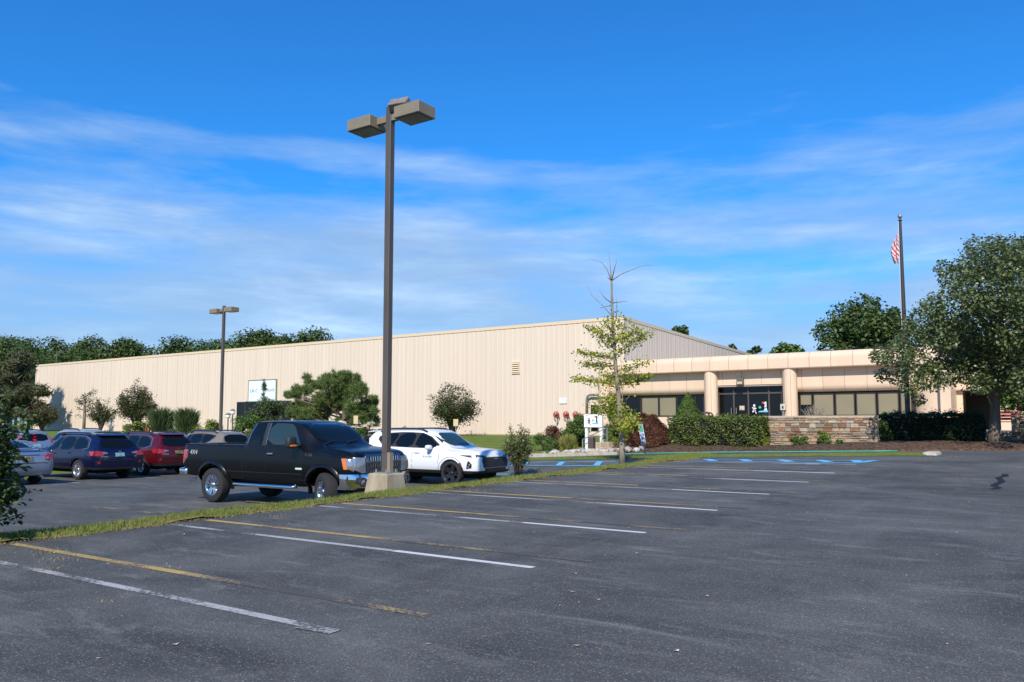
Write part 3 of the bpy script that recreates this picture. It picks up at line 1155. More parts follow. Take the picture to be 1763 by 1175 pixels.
# right end: curved wall, pier, lower wing with a dark covered way
xa, xb = onY(1570, 700, EY + 1).x, onY(1623, 700, EY + 1).x
rad = (xb - xa)
vv, ff = [], []
for i in range(13):
    t = R(270 - 90 * i / 12) if False else R(180 + 90 * i / 12)
    x, y = xb + rad * math.cos(t), 1.9 + rad * .85 * math.sin(t)
    vv += [(x - EL.x, y, 0), (x - EL.x, y, ZB - EL.z + .03)]
for i in range(12):
    ff.append((2 * i, 2 * i + 2, 2 * i + 3, 2 * i + 1))
shade(mesh('curved_wall', vv, ff, M_PANEL, eo), 30)
xc = onY(1637, 690, EY).x
MB().box(xb - EL.x, xc - EL.x, 0.1, 8.0, 0, ZB - EL.z).build('pier', M_PANEL, eo)
MB().box(XR - .1 - EL.x, xb + .1 - EL.x, 1.9, 2.1, 0, ZB - EL.z).build('return_wall', M_PANEL, eo)
wg = empty('office_wing', (0, 52, 1.3), 0, 'lower peach wing with dark covered way behind the big tree', 'building')
xw = onY(1636, 690, 52).x
x1 = 16.0
zf0, zf1 = onY(1660, 673, 52).z, onY(1660, 645, 52).z
xs = rng(xw, x1, 1.3)
for a, b in zip(xs[:-1], xs[1:]):
    o = MB().box(a + .01, b - .01, -.3, .3, zf0 - 1.3, zf1 - 1.3).build('fascia_panel', M_PANEL, wg)
    bevel(o, .08)
MB().box(xw + .02, x1, -.22, 12, zf0 - 1.25, zf1 - 1.35).build('wing_roof', M_SEAM, wg)
xo0, xo1 = onY(1658, 700, 52).x, onY(1722, 700, 52).x
MB().box(xw, xo0, .02, .3, 0, zf0 - 1.28).build('wing_wall', M_PANEL, wg)
MB().box(xo1, xo1 + 1.5, .02, .3, 0, zf0 - 1.28).build('wing_wall', M_PANEL, wg)
MB().box(xw, x1, 4.8, 5.0, 0, zf0 - 1.28).build('wing_back', M_BRONZE, wg)

# notice box, litter bin, donor bench bits by the entrance
a, b = onY(1343.5, 696, EY - .1), onY(1352.5, 706.5, EY - .1)
nb = empty('notice_box', ((a.x + b.x) / 2, EY - .06, 1.3), 0, 'pale grey metal notice box fixed to column beside the glass doors', 'box')
o = MB().box(-(b.x - a.x) / 2, (b.x - a.x) / 2, -.1, .12, b.z - 1.3, a.z - 1.3).build('case', pm('box_grey', (.50, .48, .40), .5), nb)
bevel(o, .02)
MB().box(-.05, .05, -.104, -.1, b.z - 1.3 + .08, b.z - 1.3 + .25).build('slot', M_BRONZE, nb)
MB().box(-.04, .04, -.02, .06, 0, b.z - 1.3).build('post', M_GALV, nb)
tb = onY(1217, 716, 47)
bn = empty('litter_bin', (tb.x, 47, 1.3), 0, 'dark brown litter bin with arched open hood near the column', 'bin')
M_BIN = pm('bin_brown', (.085, .06, .05), .5)
o = MB().lathe([(.001, 0), (.30, 0), (.34, .06), (.36, .80), (.38, .84), (.36, .86), (.30, .86)], 20).build('body', M_BIN, bn, True)
zt_ = tb.z - 1.3 + .18
o = MB()
for sg in (-1, 0, 1):
    if sg == 0:
        continue
pth = [(.36 * math.cos(R(t)), 0, .82 + (zt_ - .82) * math.sin(R(t)) ** .6) for t in range(0, 181, 12)]
MB().tube(pth, .055, 8).build('hood', M_BIN, bn, True)
MB().tube([(0, .36 * math.cos(R(t)), .82 + (zt_ - .82) * math.sin(R(t)) ** .6) for t in range(0, 181, 12)], .05, 8).build('hood', M_BIN, bn, True)

# ------------------------------------------------------------------ stone wall
sx0, sx1 = onY(1305, 740, WALL_Y).x, onY(1511, 740, WALL_Y).x
sz0, sz1 = 0.45, onY(1400, 715.3, WALL_Y).z
sw = empty('stone_wall', (sx0, WALL_Y, sz0), 0, 'coursed brown and grey stone retaining wall above the mulch bed', 'wall')
MB().box(.02, sx1 - sx0 - .02, .035, .40, 0, sz1 - sz0 - .02).build('mortar', pm('mortar', (.44, .36, .27), .95, bump=.4, bscale=30), sw)
SM = [pm('stone_%s' % n, c, .85, col2=tuple(x * .72 for x in c), nscale=7, bump=.5, bscale=25, objvar=.22) for n, c in
      (('tan', (.40, .27, .165)), ('buff', (.42, .32, .21)), ('grey', (.28, .24, .19)), ('rust', (.25, .13, .07)), ('brown', (.23, .16, .105)), ('pale', (.41, .33, .235)))]
rq = random.Random(4)
z = sz0
rows = []
while z < sz1 - .09:
    h = rq.choice([.06, .09, .12, .16, .20])
    if z + h > sz1 - .06:
        h = sz1 - z
    rows.append((z, h))
    z += h


def stone(x0, x1, z0, z1):
    d = rq.uniform(-.012, .02)
    g = rq.uniform(.006, .012)
    j = lambda: rq.uniform(-.006, .006)
    v = []
    for (y, s) in ((.06, 0), (0.0 - d, .0), (-.016 - d, .016)):
        for (x, zz) in ((x0 + g + s, z0 + g + s), (x1 - g - s, z0 + g + s), (x1 - g - s, z1 - g - s), (x0 + g + s, z1 - g - s)):
            v.append((x - sx0 + j(), y, zz - sz0 + j()))
    f = []
    for r in (0, 4):
        f += [(r + i, r + (i + 1) % 4, r + 4 + (i + 1) % 4, r + 4 + i) for i in range(4)]
    f.append((8, 9, 10, 11))
    mesh('stone', v, f, rq.choices(SM, (5, 4, 3, 2.2, 2, 3))[0], sw)


def course(x0, x1, z0, z1):
    x = x0
    while x < x1 - .02:
        w = min(rq.uniform(.12, .40), x1 - x)
        if x1 - x - w < .1:
            w = x1 - x
        if z1 - z0 > .16 and rq.random() < .42:
            zm = z0 + (z1 - z0) * rq.uniform(.4, .6)
            stone(x, x + w, z0, zm)
            stone(x, x + w, zm, z1)
        else:
            stone(x, x + w, z0, z1)
        x += w


for (z, h) in rows:
    course(sx0, sx1, z, z + h)
# stone piers and steps at the right under the tree
stp = empty('stone_steps', (onY(1745, 745, 40).x, 39.6, .8), 0, 'low brown stone steps beside the big tree trunk', 'steps')
for i in range(3):
    o = MB().box(-.9, 1.6, .42 * i, .42 * i + .5, -.2, .17 * (i + 1)).build('step', SM[i], stp)
    bevel(o, .025)
rp = empty('stone_pier', (onY(1757, 745, 39).x, 38.6, .8), 0, 'brown stone pier standing beside the steps', 'pier')
sw, sx0, sz0 = rp, rp.location.x, .6
for i in range(8):
    course(sx0 - .3, sx0 + .9, .6 + i * .17, .77 + i * .17)
MB().box(-.28, .88, .04, .8, -.4, 1.14).build('mortar', MATS['mortar'], rp)
rb = empty('red_bench', (onY(1731, 728, 44).x, 44.0, 1.3), 0, 'red garden bench beyond the steps in front of the wing', 'bench')
for i in range(3):
    MB().box(-.6, .6, -.25 + i * .17, -.11 + i * .17, .42, .46).build('slat', M_REDP, rb)
for i in range(3):
    MB().box(-.6, .6, .27, .31, .52 + i * .15, .64 + i * .15).build('slat', M_REDP, rb)
for x in (-.55, .5):
    MB().box(x, x + .05, -.25, -.2, 0, .42).build('leg', M_REDP, rb)
    MB().box(x, x + .05, .31, .36, 0, .97).build('leg', M_REDP, rb)

# ------------------------------------------------------------------ rock bed, sign board, railing, post
rk = empty('rock_bed', (onY(1010, 775, 33.2).x, 33.2, .4), 0)
tag(rk, kind='structure')
RM = [pm('rock_%d' % i, c, .9, col2=tuple(x * .7 for x in c), nscale=9) for i, c in enumerate([(.52, .46, .38), (.60, .56, .50), (.44, .36, .28), (.42, .27, .18), (.36, .34, .32)])]
rmes = []
for k in range(5):
    bm = bmesh.new()
    bmesh.ops.create_icosphere(bm, subdivisions=1, radius=.5)
    for vv_ in bm.verts:
        vv_.co *= rq.uniform(.75, 1.15)
    for mi_ in range(len(RM)):
        pass
    me = bpy.data.meshes.new('rock')
    bm.to_mesh(me)
    bm.free()
    me.materials.append(RM[k])
    rmes.append(me)
xl, xr = onY(945, 780, 32.5).x, onY(1112, 780, 32.5).x
for i in range(230):
    t = rq.random()
    y = 31.75 + 2.6 * rq.random() ** 1.2
    x = xl + (xr - xl) * rq.random()
    if x < xl + (y - 31.7) * .7 or (x > xr - 1.9 and y > 32.3):
        continue
    s = rq.uniform(.16, .36)
    z = max(lawn_z(x, y), bed_z(x, y) if x > -17 else -1)
    o = link('rock', rmes[rq.randrange(5)], rk)
    o.location = Vector((x, y, z + s * .18)) - rk.location
    o.scale = (s * 1.3, s, s * .75)
    o.rotation_euler = (rq.uniform(-.4, .4), rq.uniform(-.4, .4), rq.uniform(0, 6.28))
# stone retaining step behind the rocks
a, b = onY(1020, 765, 34.6), onY(1058, 765, 34.6)
ls = empty('stone_ledge', (a.x, 34.6, .35), 0, 'low tan stone ledge at the top of the rock bed', 'ledge')
xx = 0
while xx < b.x - a.x:
    w = rq.uniform(.4, .7)
    o = MB().box(xx, xx + w - .015, 0, .4, 0, .42 + rq.uniform(-.02, .02)).build('stone', SM[rq.choice([0, 1, 5])], ls)
    bevel(o, .02)
    xx += w

SBY = 35.5
a, b = onY(1006, 714, SBY), onY(1037, 736, SBY)
sb = empty('sign_board', ((a.x + b.x) / 2, SBY, .5), 0, 'white nursery sign with running child silhouettes on two white posts', 'sign')
hw = (b.x - a.x) / 2
z0, z1 = b.z - .5, a.z - .5
MB().box(-hw, hw, -.03, .03, z0, z1).build('board', M_WHITE, sb)
kids(sb, frame_M((0, -.034, z0 + (z1 - z0) * .25), (1, 0, 0), (0, 0, 1)), .42, M_BLACKP, None, None)
for s in (-1, 1):
    MB().box(s * hw * .82 - .07, s * hw * .82 + .07, .03, .15, -.1, z1 - .05).build('post', M_WHITE, sb)
rl = empty('hand_railing', (onY(1003, 780, 33.6).x, 33.6, .4), 0, 'thin grey metal hand railing beside the rock bed', 'railing')
q0, q1, q2 = onY(1003, 757, 33.6), onY(1045, 737, 35.6), onY(1045, 757, 35.6)
lo = rl.location
MB().tube([q0 - lo, q1 - lo], .022, 6).build('rail', M_GALV, rl)
MB().tube([Vector((q0.x, q0.y, q0.z - .28)) - lo, Vector((q1.x, q1.y, q1.z - .28)) - lo], .02, 6).build('rail', M_GALV, rl)
MB().tube([q0 - lo, Vector((q0.x, q0.y, .35)) - lo], .028, 6).build('post', M_GALV, rl)
MB().tube([q1 - lo, Vector((q1.x, q1.y, .4)) - lo], .028, 6).build('post', M_GALV, rl)
g = onY(1019, 777, 32.4)
bo = empty('bollard_light', (g.x, 32.4, lawn_z(g.x, 32.4)), 0, 'dark brown square bollard standing among the pale rocks', 'bollard')
o = MB().box(-.13, .13, -.13, .13, -.1, onY(1019, 753, 32.4).z - bo.location.z).build('shaft', M_BIN, bo)
bevel(o, .02)
MB().box(-.10, .10, -.10, .10, onY(1019, 753, 32.4).z - bo.location.z, onY(1019, 751.5, 32.4).z - bo.location.z).build('cap', M_GALV, bo)

# ------------------------------------------------------------------ lamp posts
def lamp_post(base, height, ped, label, top_extra=False):
    t = empty('lamp_post', base, 0, label, 'lamp post')
    if ped:
        o = MB().box(-.36, .36, -.36, .36, -.25, ped, top=.10).build('pedestal', M_CONC, t)
        bevel(o, .025, 1)
        MB().box(-.18, .18, -.18, .18, ped, ped + .02).build('base_plate', M_GALV, t)
        bp = MB()
        for sx in (-1, 1):
            for sy in (-1, 1):
                bp.lathe([(.02, ped + .015), (.02, ped + .08), (.001, ped + .08)], 6, Matrix.Translation((sx * .14, sy * .14, 0)))
        bp.build('anchor_bolts', M_GALV, t)
        hc = MB().box(-.045, .045, -.081, -.072, ped + .42, ped + .62).build('hand_hole_cover', M_POLE, t)
        MB().box(.073, .15, -.05, .05, ped + .02, ped + .42).build('junction_box', pm('junction_brown', (.25, .2, .14), .6), t)
    o = MB().box(-.072, .072, -.072, .072, ped if ped else -.3, height).build('pole', M_POLE, t)
    bevel(o, .012, 1)
    za = height - .32
    MB().box(-.42, .42, -.05, .05, za, za + .14).build('arm', M_FIXT, t)
    for s in (-1, 1):
        x0, x1 = (s * .34, s * 1.02)
        lo_, hi = min(x0, x1), max(x0, x1)
        h = MB().box(lo_, hi, -.27, .27, za - .08, za + .17).build('lamp_head', M_FIXT, t)
        bevel(h, .012, 1)
        MB().box(lo_ + .05, hi - .05, -.22, .22, za - .092, za - .08).build('lens', M_LENS, h)
    if top_extra:
        M = Matrix.Translation((.30, -.05, za + .30)) @ Matrix.Rotation(R(12), 4, 'Z') @ Matrix.Rotation(R(-38), 4, 'X')
        o = MB().box(-.22, .22, -.09, .09, -.10, .12, M=M).build('flood_lamp', pm('flood_grey', (.15, .125, .11), .5, col2=(.24, .21, .19), nscale=9), t)
        bevel(o, .02)
        MB().tube([(.30, -.03, za + .18), (.30, -.04, za + .30)], .03, 6).build('bracket', M_POLE, t)
        MB().tube([(.06, -.10, za + .20), (.16, -.14, za + .30), (.24, -.12, za + .28)], .012, 5).build('wire', M_BLACKP, t)
    return t


lb_ = onG(662, 847)
lx, ly = -11.55, 12.32
lz = verge_z(lx, ly)
lamp_post((lx, ly, lz - .02), onY(671, 184, ly).z - lz, onY(662, 815, ly - .3).z - lz, 'tall bronze twin head lamp post on concrete base in the verge', True)
l2 = onY(386, 527, 28.7)
lamp_post((l2.x, 28.7, G(l2.x, 28.7)), l2.z - G(l2.x, 28.7), .5, 'bronze twin head lamp post by the shrubs before the warehouse')

# ------------------------------------------------------------------ flagpole and flag
fx = onY(1565, 765, 37.3)
fz = bed_z(fx.x, 37.3)
fp = empty('flagpole', (fx.x, 37.3, fz), 0, 'tall dark bronze flagpole topped by a small ball', 'flagpole')
ft = onY(1551.5, 379, 37.3).z - fz
o = MB().lathe([(.11, -.2), (.105, 0), (.10, ft * .4), (.055, ft)], 14).build('pole', pm('flagpole_bronze', (.055, .046, .042), .4, metal=.2), fp, True)
MB().lathe([(.09, ft - .02), (.095, ft), (.03, ft + .02), (.03, ft + .10)], 12).build('truck_cap', M_BRONZE, fp, True)
MB().lathe([(.001, ft + .06), (.07, ft + .08), (.10, ft + .16), (.07, ft + .24), (.001, ft + .26)], 14).build('ball', M_GALV, fp, True)
MB().tube([(-.09, -.06, .9), (-.075, -.05, ft - .05)], .008, 4).build('halyard', M_WHITE, fp)
zf1, zf0 = onY(1551, 402, 37.3).z, onY(1551, 453, 37.3).z
flag = empty('flag', (fx.x - .08, 37.26, zf0), 0, 'red and white striped flag hanging limp from the flagpole', 'flag')
# limp cloth: hoist on the pole, fly collapsed into folds. 13 stripes and a canton
NU, NV, hoist, fly = 26, 26, 1.05, 1.9
mi, vs_, fs = [], [], []
H_ = zf1 - zf0


def cloth(u, v_):
    # hangs straight down from its hoist corner: v_ 1 top .. 0 bottom, u 0 at the pole .. 1 outer fold
    s_ = 1 - v_
    w = .03 + .29 * math.sin(math.pi * min(1, s_ * .78 + .02)) ** .9
    x = -w * u - .02 * math.sin(s_ * 9 + u * 4)
    y = .07 * math.sin(u * 11 + s_ * 4) * min(1, s_ * 3)
    z = H_ * (1 - s_) - .10 * u * math.sin(s_ * 3)
    return (x, y, z)


for j in range(NV + 1):
    for i in range(NU + 1):
        vs_.append(cloth(i / NU, j / NV))
for j in range(NV):
    for i in range(NU):
        k = j * (NU + 1) + i
        fs.append((k, k + 1, k + NU + 2, k + NU + 1))
        stripe = int((NV - j) * .52 + i * .22)
        canton = (j > NV - 3 and i > NU * .6)
        mi.append(2 if canton else (0 if stripe % 2 == 0 else 1))
mesh('cloth', vs_, fs, [pm('flag_red', (.50, .035, .05), .8), pm('flag_white', (.72, .70, .70), .8), pm('flag_navy', (.05, .05, .16), .8)], flag, True, mi)

# ------------------------------------------------------------------ accessible parking sign, leaning
hs = onG(1112, 786)
hp_ = empty('parking_sign', (hs.x, hs.y, hs.z + .05), 0, 'leaning green and white accessible parking sign on thin post', 'sign')
hp_.rotation_euler = (0, R(-9.5), R(12))
zt = onY(1103, 733, hs.y).z - hs.z
MB().box(-.03, .03, -.012, .012, -.25, zt).build('post', M_GALV, hp_)
def plate(name, z0, z1, mat, w=.085, y=-.018):
    o = MB().box(-w, w, y - .004, y, z0, z1).build(name, mat, hp_)
    return o
p1 = plate('plate', zt - .74, zt + .02, M_WHITE)
M_GRN = pm('sign_green', (.09, .33, .22), .5)
plate('green_band', zt - .30, zt + .0, M_GRN, .075, -.0225)
plate('blue_square', zt - .56, zt - .33, pm('sign_blue', (.03, .09, .42), .5), .068, -.0225)
plate('green_band', zt - .72, zt - .64, M_GRN, .07, -.0225)
wc = MB()
Mw = frame_M((0, -.027, zt - .45), (1, 0, 0), (0, 0, 1))
disc(wc, Mw, (-.01, .085), .017, 8)
capsule2(wc, Mw, (-.01, .06), (0, .0), .012)
capsule2(wc, Mw, (0, .0), (.045, -.005), .011)
capsule2(wc, Mw, (.045, -.005), (.06, -.06), .011)
for t in range(9):
    a0 = R(130 + t * 28)
    a1 = R(130 + (t + 1) * 28)
    capsule2(wc, Mw, (-.01 + .06 * math.cos(a0), -.035 + .06 * math.sin(a0)), (-.01 + .06 * math.cos(a1), -.035 + .06 * math.sin(a1)), .010)
wc.build('wheelchair_symbol', M_WHITE, hp_)


def small_sign(px, pt, pb, Y, w, label):
    a, b = onY(px, pt, Y), onY(px, pb, Y)
    g = lawn_z(a.x, Y)
    t = empty('post_sign', (a.x, Y, g), R(15), label, 'sign', 'small tan signs on posts')
    MB().box(-.03, .03, -.015, .015, -.1, a.z - g).build('post', M_GALV, t)
    MB().box(-w, w, -.03, -.016, b.z - g, a.z - g).build('plate', pm('tan_plate', (.58, .46, .26), .6), t)


small_sign(613, 716, 730, 40, .17, 'small tan sign on thin grey post beside the pine')
small_sign(785, 722, 734, 44, .18, 'small tan sign on thin grey post beside the crape myrtle trunk')


def lantern(px, pt, pb, Y, label):
    a, b = onY(px, pt, Y), onY(px, pb, Y)
    g = lawn_z(a.x, Y)
    t = empty('lantern_post', (a.x, Y, g), 0, label, 'lantern', 'white lantern posts among the shrubs')
    h = a.z - b.z
    MB().tube([(0, 0, -.1), (0, 0, b.z - g)], .05, 7).build('post', M_BRONZE, t)
    MB().lathe([(.001, b.z - g - .02), (.16, b.z - g), (.20, b.z - g + h * .65), (.001, b.z - g + h * .66)], 8).build('globe', M_WHITE, t, True)
    MB().lathe([(.26, b.z - g + h * .66), (.14, b.z - g + h * .9), (.03, b.z - g + h), (.001, b.z - g + h)], 8).build('cap', M_GALV, t, True)


lantern(323.5, 712, 721, 42, 'white lantern on a post in front of the feathery shrub')
lantern(393, 711, 720, 42, 'lower white lantern post beside the second lamp post')
lantern(401, 704, 714, 46, 'higher white lantern post near the dark doors')
lantern(258, 729, 738, 40, 'white lantern on a post beside the orange cone')
c_ = onY(253.5, 741, 41)
cg = lawn_z(c_.x, 41)
cn = empty('traffic_cone', (c_.x, 41, cg), 0, 'orange traffic cone standing behind the yellow green shrub', 'cone')
hc_ = onY(253.5, 735, 41).z - cg
MB().lathe([(.001, hc_), (.06, hc_), (.24, .05), (.001, .05)], 14).build('body', pm('cone_orange', (.75, .10, .02), .5), cn, True)
MB().box(-.3, .3, -.3, .3, 0, .05).build('base', M_BLACKP, cn)

# ------------------------------------------------------------------ vehicles
def paint(name, col, metal=.25, rough=.28, cw=.7):
    return pm('paint_' + name, col, rough, metal=metal, coat=cw, spec=.35)


M_TYRE = pm('tyre', (.018, .018, .019), .85, bump=.3, bscale=60)
M_CHROME = pm('chrome', (.72, .72, .74), .10, metal=1.0)
M_ALLOY = pm('alloy', (.55, .55, .57), .28, metal=.9)
M_BALLOY = pm('black_alloy', (.02, .02, .022), .22, metal=.3, coat=.6)
M_CLAD = pm('black_plastic', (.018, .018, .02), .65)
M_WELL = pm('wheel_well', (.006, .006, .006), .95)
M_CGLASS = pm('car_glass', (.004, .006, .007), .04, spec=.38)
M_CGLASSG = pm('car_glass_green', (.020, .038, .038), .05, spec=.6)
M_RED = pm('tail_red', (.38, .012, .015), .15, coat=1.0)
M_REDD = pm('tail_dark_red', (.22, .01, .012), .15, coat=1.0)
M_CLEAR = pm('lamp_clear', (.30, .31, .33), .12, metal=.5, coat=1.0)
M_AMBER = pm('lamp_amber', (.60, .15, .01), .2, coat=1.0)
M_DARKL = pm('lamp_dark', (.03, .03, .035), .12, coat=1.0)
M_LETTER = pm('badge_silver', (.62, .62, .62), .35, metal=.4)
M_PLATEB = pm('plate_black', (.03, .028, .02), .5, col2=(.35, .27, .10), nscale=16)
M_PLATET = pm('plate_teal', (.10, .30, .33), .5, col2=(.30, .42, .40), nscale=14)


def pchip(xs, ys, q):
    xs, ys = np.array(xs, float), np.array(ys, float)
    h = np.diff(xs)
    d = np.diff(ys) / h
    m = np.zeros(len(xs))
    m[0], m[-1] = d[0], d[-1]
    for i in range(1, len(xs) - 1):
        if d[i - 1] * d[i] > 0:
            w1, w2 = 2 * h[i] + h[i - 1], h[i] + 2 * h[i - 1]
            m[i] = (w1 + w2) / (w1 / d[i - 1] + w2 / d[i])
    i = np.clip(np.searchsorted(xs, q) - 1, 0, len(xs) - 2)
    t = (q - xs[i]) / h[i]
    return ((1 + 2 * t) * (1 - t) ** 2 * ys[i] + t * (1 - t) ** 2 * h[i] * m[i] + t * t * (3 - 2 * t) * ys[i + 1] + t * t * (t - 1) * h[i] * m[i + 1])


def loft_body(keys, step=.09, crmax=.10):
    """keys rows: x, zbottom, belt, top, w_sill, w_mid, w_belt, w_top"""
    K = np.array(keys, float)
    xs = list(K[:, 0])
    st = set(np.round(xs, 4))
    for a, b in zip(xs[:-1], xs[1:]):
        n = max(1, int(round((b - a) / step)))
        for i in range(n):
            st.add(round(a + (b - a) * i / n, 4))
    st = np.array(sorted(st))
    C = [pchip(K[:, 0], K[:, j], st) for j in range(1, 8)]
    V, Fc = [], []
    half = None
    for x, zb, be, tp, ws, wm, wb, wt in zip(st, *C):
        dz = be - zb
        cr = min(crmax, max(.012, (tp - be) * .30))
        e = tp - cr
        sec = [(0, zb), (ws * .8, zb), (ws * .97, zb + .02), (ws + (wm - ws) * .5, zb + dz * .16), (wm, zb + dz * .36), (wm, zb + dz * .62),
               (wm + (wb - wm) * .55, zb + dz * .86), (wb, be), (wb + (wt - wb) * .30 + .004, be + (e - be) * .36), (wb + (wt - wb) * .66 + .006, be + (e - be) * .72), (wt, e),
               (wt - cr * .42, e + cr * .55), (wt * .80 if wt > .3 else wt * .7, e + cr * .84), (wt * .42, tp - cr * .05), (0, tp)]
        ring = sec + [(-y, z) for y, z in sec[-2:0:-1]]
        half = len(ring)
        V += [(x, y, z) for y, z in ring]
    ns = len(st)
    for i in range(ns - 1):
        for k in range(half):
            a, b = i * half + k, i * half + (k + 1) % half
            Fc.append((a, b, b + half, a + half))
    Fc.append(tuple(range(half - 1, -1, -1)))
    Fc.append(tuple(range((ns - 1) * half, ns * half)))
    return V, Fc


def boolean_cut(o, cutters):
    for c in cutters:
        m = o.modifiers.new('b', 'BOOLEAN')
        m.operation = 'DIFFERENCE'
        m.solver = 'EXACT'
        m.object = c
    dg = bpy.context.evaluated_depsgraph_get()
    dg.update()
    me = bpy.data.meshes.new_from_object(o.evaluated_get(dg))
    o.modifiers.clear()
    o.data = me
    for c in cutters:
        bpy.data.objects.remove(c)


class Car:
    def __init__(s, name, label, cat, pos, heading, body_mat, keys, axles, clad=None, arch=.40, group=None, cuts=(), width=.9, well=.30, crmax=.10):
        s.t = empty(name, pos, heading, label, cat, group)
        V, Fc = loft_body(keys, crmax=crmax)
        tmp = mesh('body', V, Fc, [body_mat, M_WELL, M_CLAD])
        bm = bmesh.new()
        bm.from_mesh(tmp.data)
        bmesh.ops.recalc_face_normals(bm, faces=bm.faces)
        if clad:
            bmesh.ops.bisect_plane(bm, geom=list(bm.verts) + list(bm.edges) + list(bm.faces), plane_co=(0, 0, clad), plane_no=(0, 0, 1))
        bm.to_mesh(tmp.data)
        bm.free()
        cut = []
        for ax in axles:
            for sg in (-1, 1):
                r_ = ax[1] + ax[2]
                M = Matrix.Translation((ax[0], sg * (width + .15 - well / 2), ax[1])) @ Matrix.Rotation(math.pi / 2, 4, 'X')
                mb = MB()
                n = 28
                mb.lathe([(0.0005, -well / 2 - .15), (r_, -well / 2 - .15), (r_, well / 2 + .15), (0.0005, well / 2 + .15)], n, M)
                c = mb.build('cut', M_WELL)
                b2 = bmesh.new()
                b2.from_mesh(c.data)
                bmesh.ops.remove_doubles(b2, verts=b2.verts, dist=.002)
                bmesh.ops.recalc_face_normals(b2, faces=b2.faces)
                b2.to_mesh(c.data)
                b2.free()
                cut.append(c)
        for q in cuts:
            c = MB().box(*q).build('cut', M_WELL)
            cut.append(c)
        boolean_cut(tmp, cut)
        me = tmp.data
        for p in me.polygons:
            c = p.center
            mi = 0
            if clad and c.z < clad:
                mi = 2
            for ax in axles:
                rr = math.hypot(c.x - ax[0], c.z - ax[1])
                if abs(rr - ax[1] - ax[2]) < .02 and abs(p.normal.y) < .3 and c.z > .15 and c.z < ax[1] + ax[2] + .03 and abs(c.y) > .3:
                    rad = Vector((c.x - ax[0], 0, c.z - ax[1])).normalized()
                    if p.normal.dot(rad) < -.8:
                        mi = 1
                if abs(c.y) < width - well + .06 and abs(p.normal.y) > .9 and rr < ax[1] + ax[2] and c.z < ax[1] + ax[2]:
                    mi = 1
            if c.z < .45 and p.normal.z < -.8:
                mi = 1
            for q in cuts:
                if q[0] - .01 < c.x < q[1] + .01 and q[2] - .01 < c.y < q[3] + .01 and c.z > q[4] - .01 and abs(c.z - q[5]) > .05 and abs(p.normal.z) < .98 or (abs(c.z - q[4]) < .01 and p.normal.z > .9 and q[0] < c.x < q[1]):
                    mi = 2
            p.material_index = mi
        while len(me.materials) > 3:
            me.materials.pop()
        shade(tmp, 42)
        tmp.parent = s.t
        s.body = tmp
        bm = bmesh.new()
        bm.from_mesh(me)
        s.bvh = BVHTree.FromBMesh(bm)
        bm.free()

    # project a 2-D outline on to the body: ax is the side it is seen from
    def patch(s, name, poly, ax, mat, off=.005, grid_=.10, parent=None, rnd=0, smooth=True):
        for _ in range(rnd):
            q = []
            for i in range(len(poly)):
                a, b = Vector(poly[i]), Vector(poly[(i + 1) % len(poly)])
                q += [a.lerp(b, .22), a.lerp(b, .78)]
            poly = [(p.x, p.y) for p in q]
        bd = []
        for i in range(len(poly)):
            a, b = Vector(poly[i]), Vector(poly[(i + 1) % len(poly)])
            n = max(1, int((b - a).length / grid_))
            bd += [a.lerp(b, k / n) for k in range(n)]
        nb = len(bd)
        xs, ys = [p.x for p in bd], [p.y for p in bd]
        pts = list(bd)
        gx, gy = np.arange(min(xs) + grid_ * .5, max(xs), grid_), np.arange(min(ys) + grid_ * .5, max(ys), grid_)

        def inside(x, y):
            c = False
            for i in range(nb):
                a, b = bd[i], bd[i - 1]
                if (a.y > y) != (b.y > y) and x < (b.x - a.x) * (y - a.y) / (b.y - a.y) + a.x:
                    c = not c
            return c
        for x in gx:
            for y in gy:
                if inside(x, y) and min((Vector((x, y)) - p).length for p in bd) > grid_ * .35:
                    pts.append(Vector((x, y)))
        r = geometry.delaunay_2d_cdt(pts, [], [list(range(nb))], 1, 1e-5)
        P2, faces = r[0], r[2]
        V = []
        last = None
        for p in P2:
            if ax in ('R', 'L'):
                sg = -1 if ax == 'R' else 1
                o_, d = Vector((p.x, sg * 3, p.y)), Vector((0, -sg, 0))
            elif ax == 'F':
                o_, d = Vector((5, p.x, p.y)), Vector((-1, 0, 0))
            elif ax == 'B':
                o_, d = Vector((-5, p.x, p.y)), Vector((1, 0, 0))
            else:
                o_, d = Vector((p.x, p.y, 4)), Vector((0, 0, -1))
            h = s.bvh.ray_cast(o_, d)
            if h[0] is None:
                nr = s.bvh.find_nearest(o_ + d * (3.0 if ax in 'RL' else 5 if ax in 'FB' else 3))
                loc, nm = nr[0], nr[1]
                if nm.dot(d) > 0:
                    nm = -nm
            else:
                loc, nm = h[0], h[1]
            V.append(loc + nm * off - d * off * .5)
        n0 = len(V)
        F_ = []
        cnt = {}
        for f in faces:
            f = list(f)
            a, b, c = V[f[0]], V[f[1]], V[f[2]]
            nm = (b - a).cross(c - a)
            if nm.dot(d) > 0:
                f = f[::-1]
            F_.append(tuple(f))
            for i in range(len(f)):
                cnt[(f[i], f[(i + 1) % len(f)])] = 1
        sk = {}
        dd = d * (off + .008)
        for (a, b) in list(cnt):
            if (b, a) not in cnt:
                for q in (a, b):
                    if q not in sk:
                        sk[q] = len(V)
                        V.append(V[q] + dd)
                F_.append((b, a, sk[a], sk[b]))
        o = mesh(name, V, F_, mat, parent or s.t)
        return shade(o, 50) if smooth else o

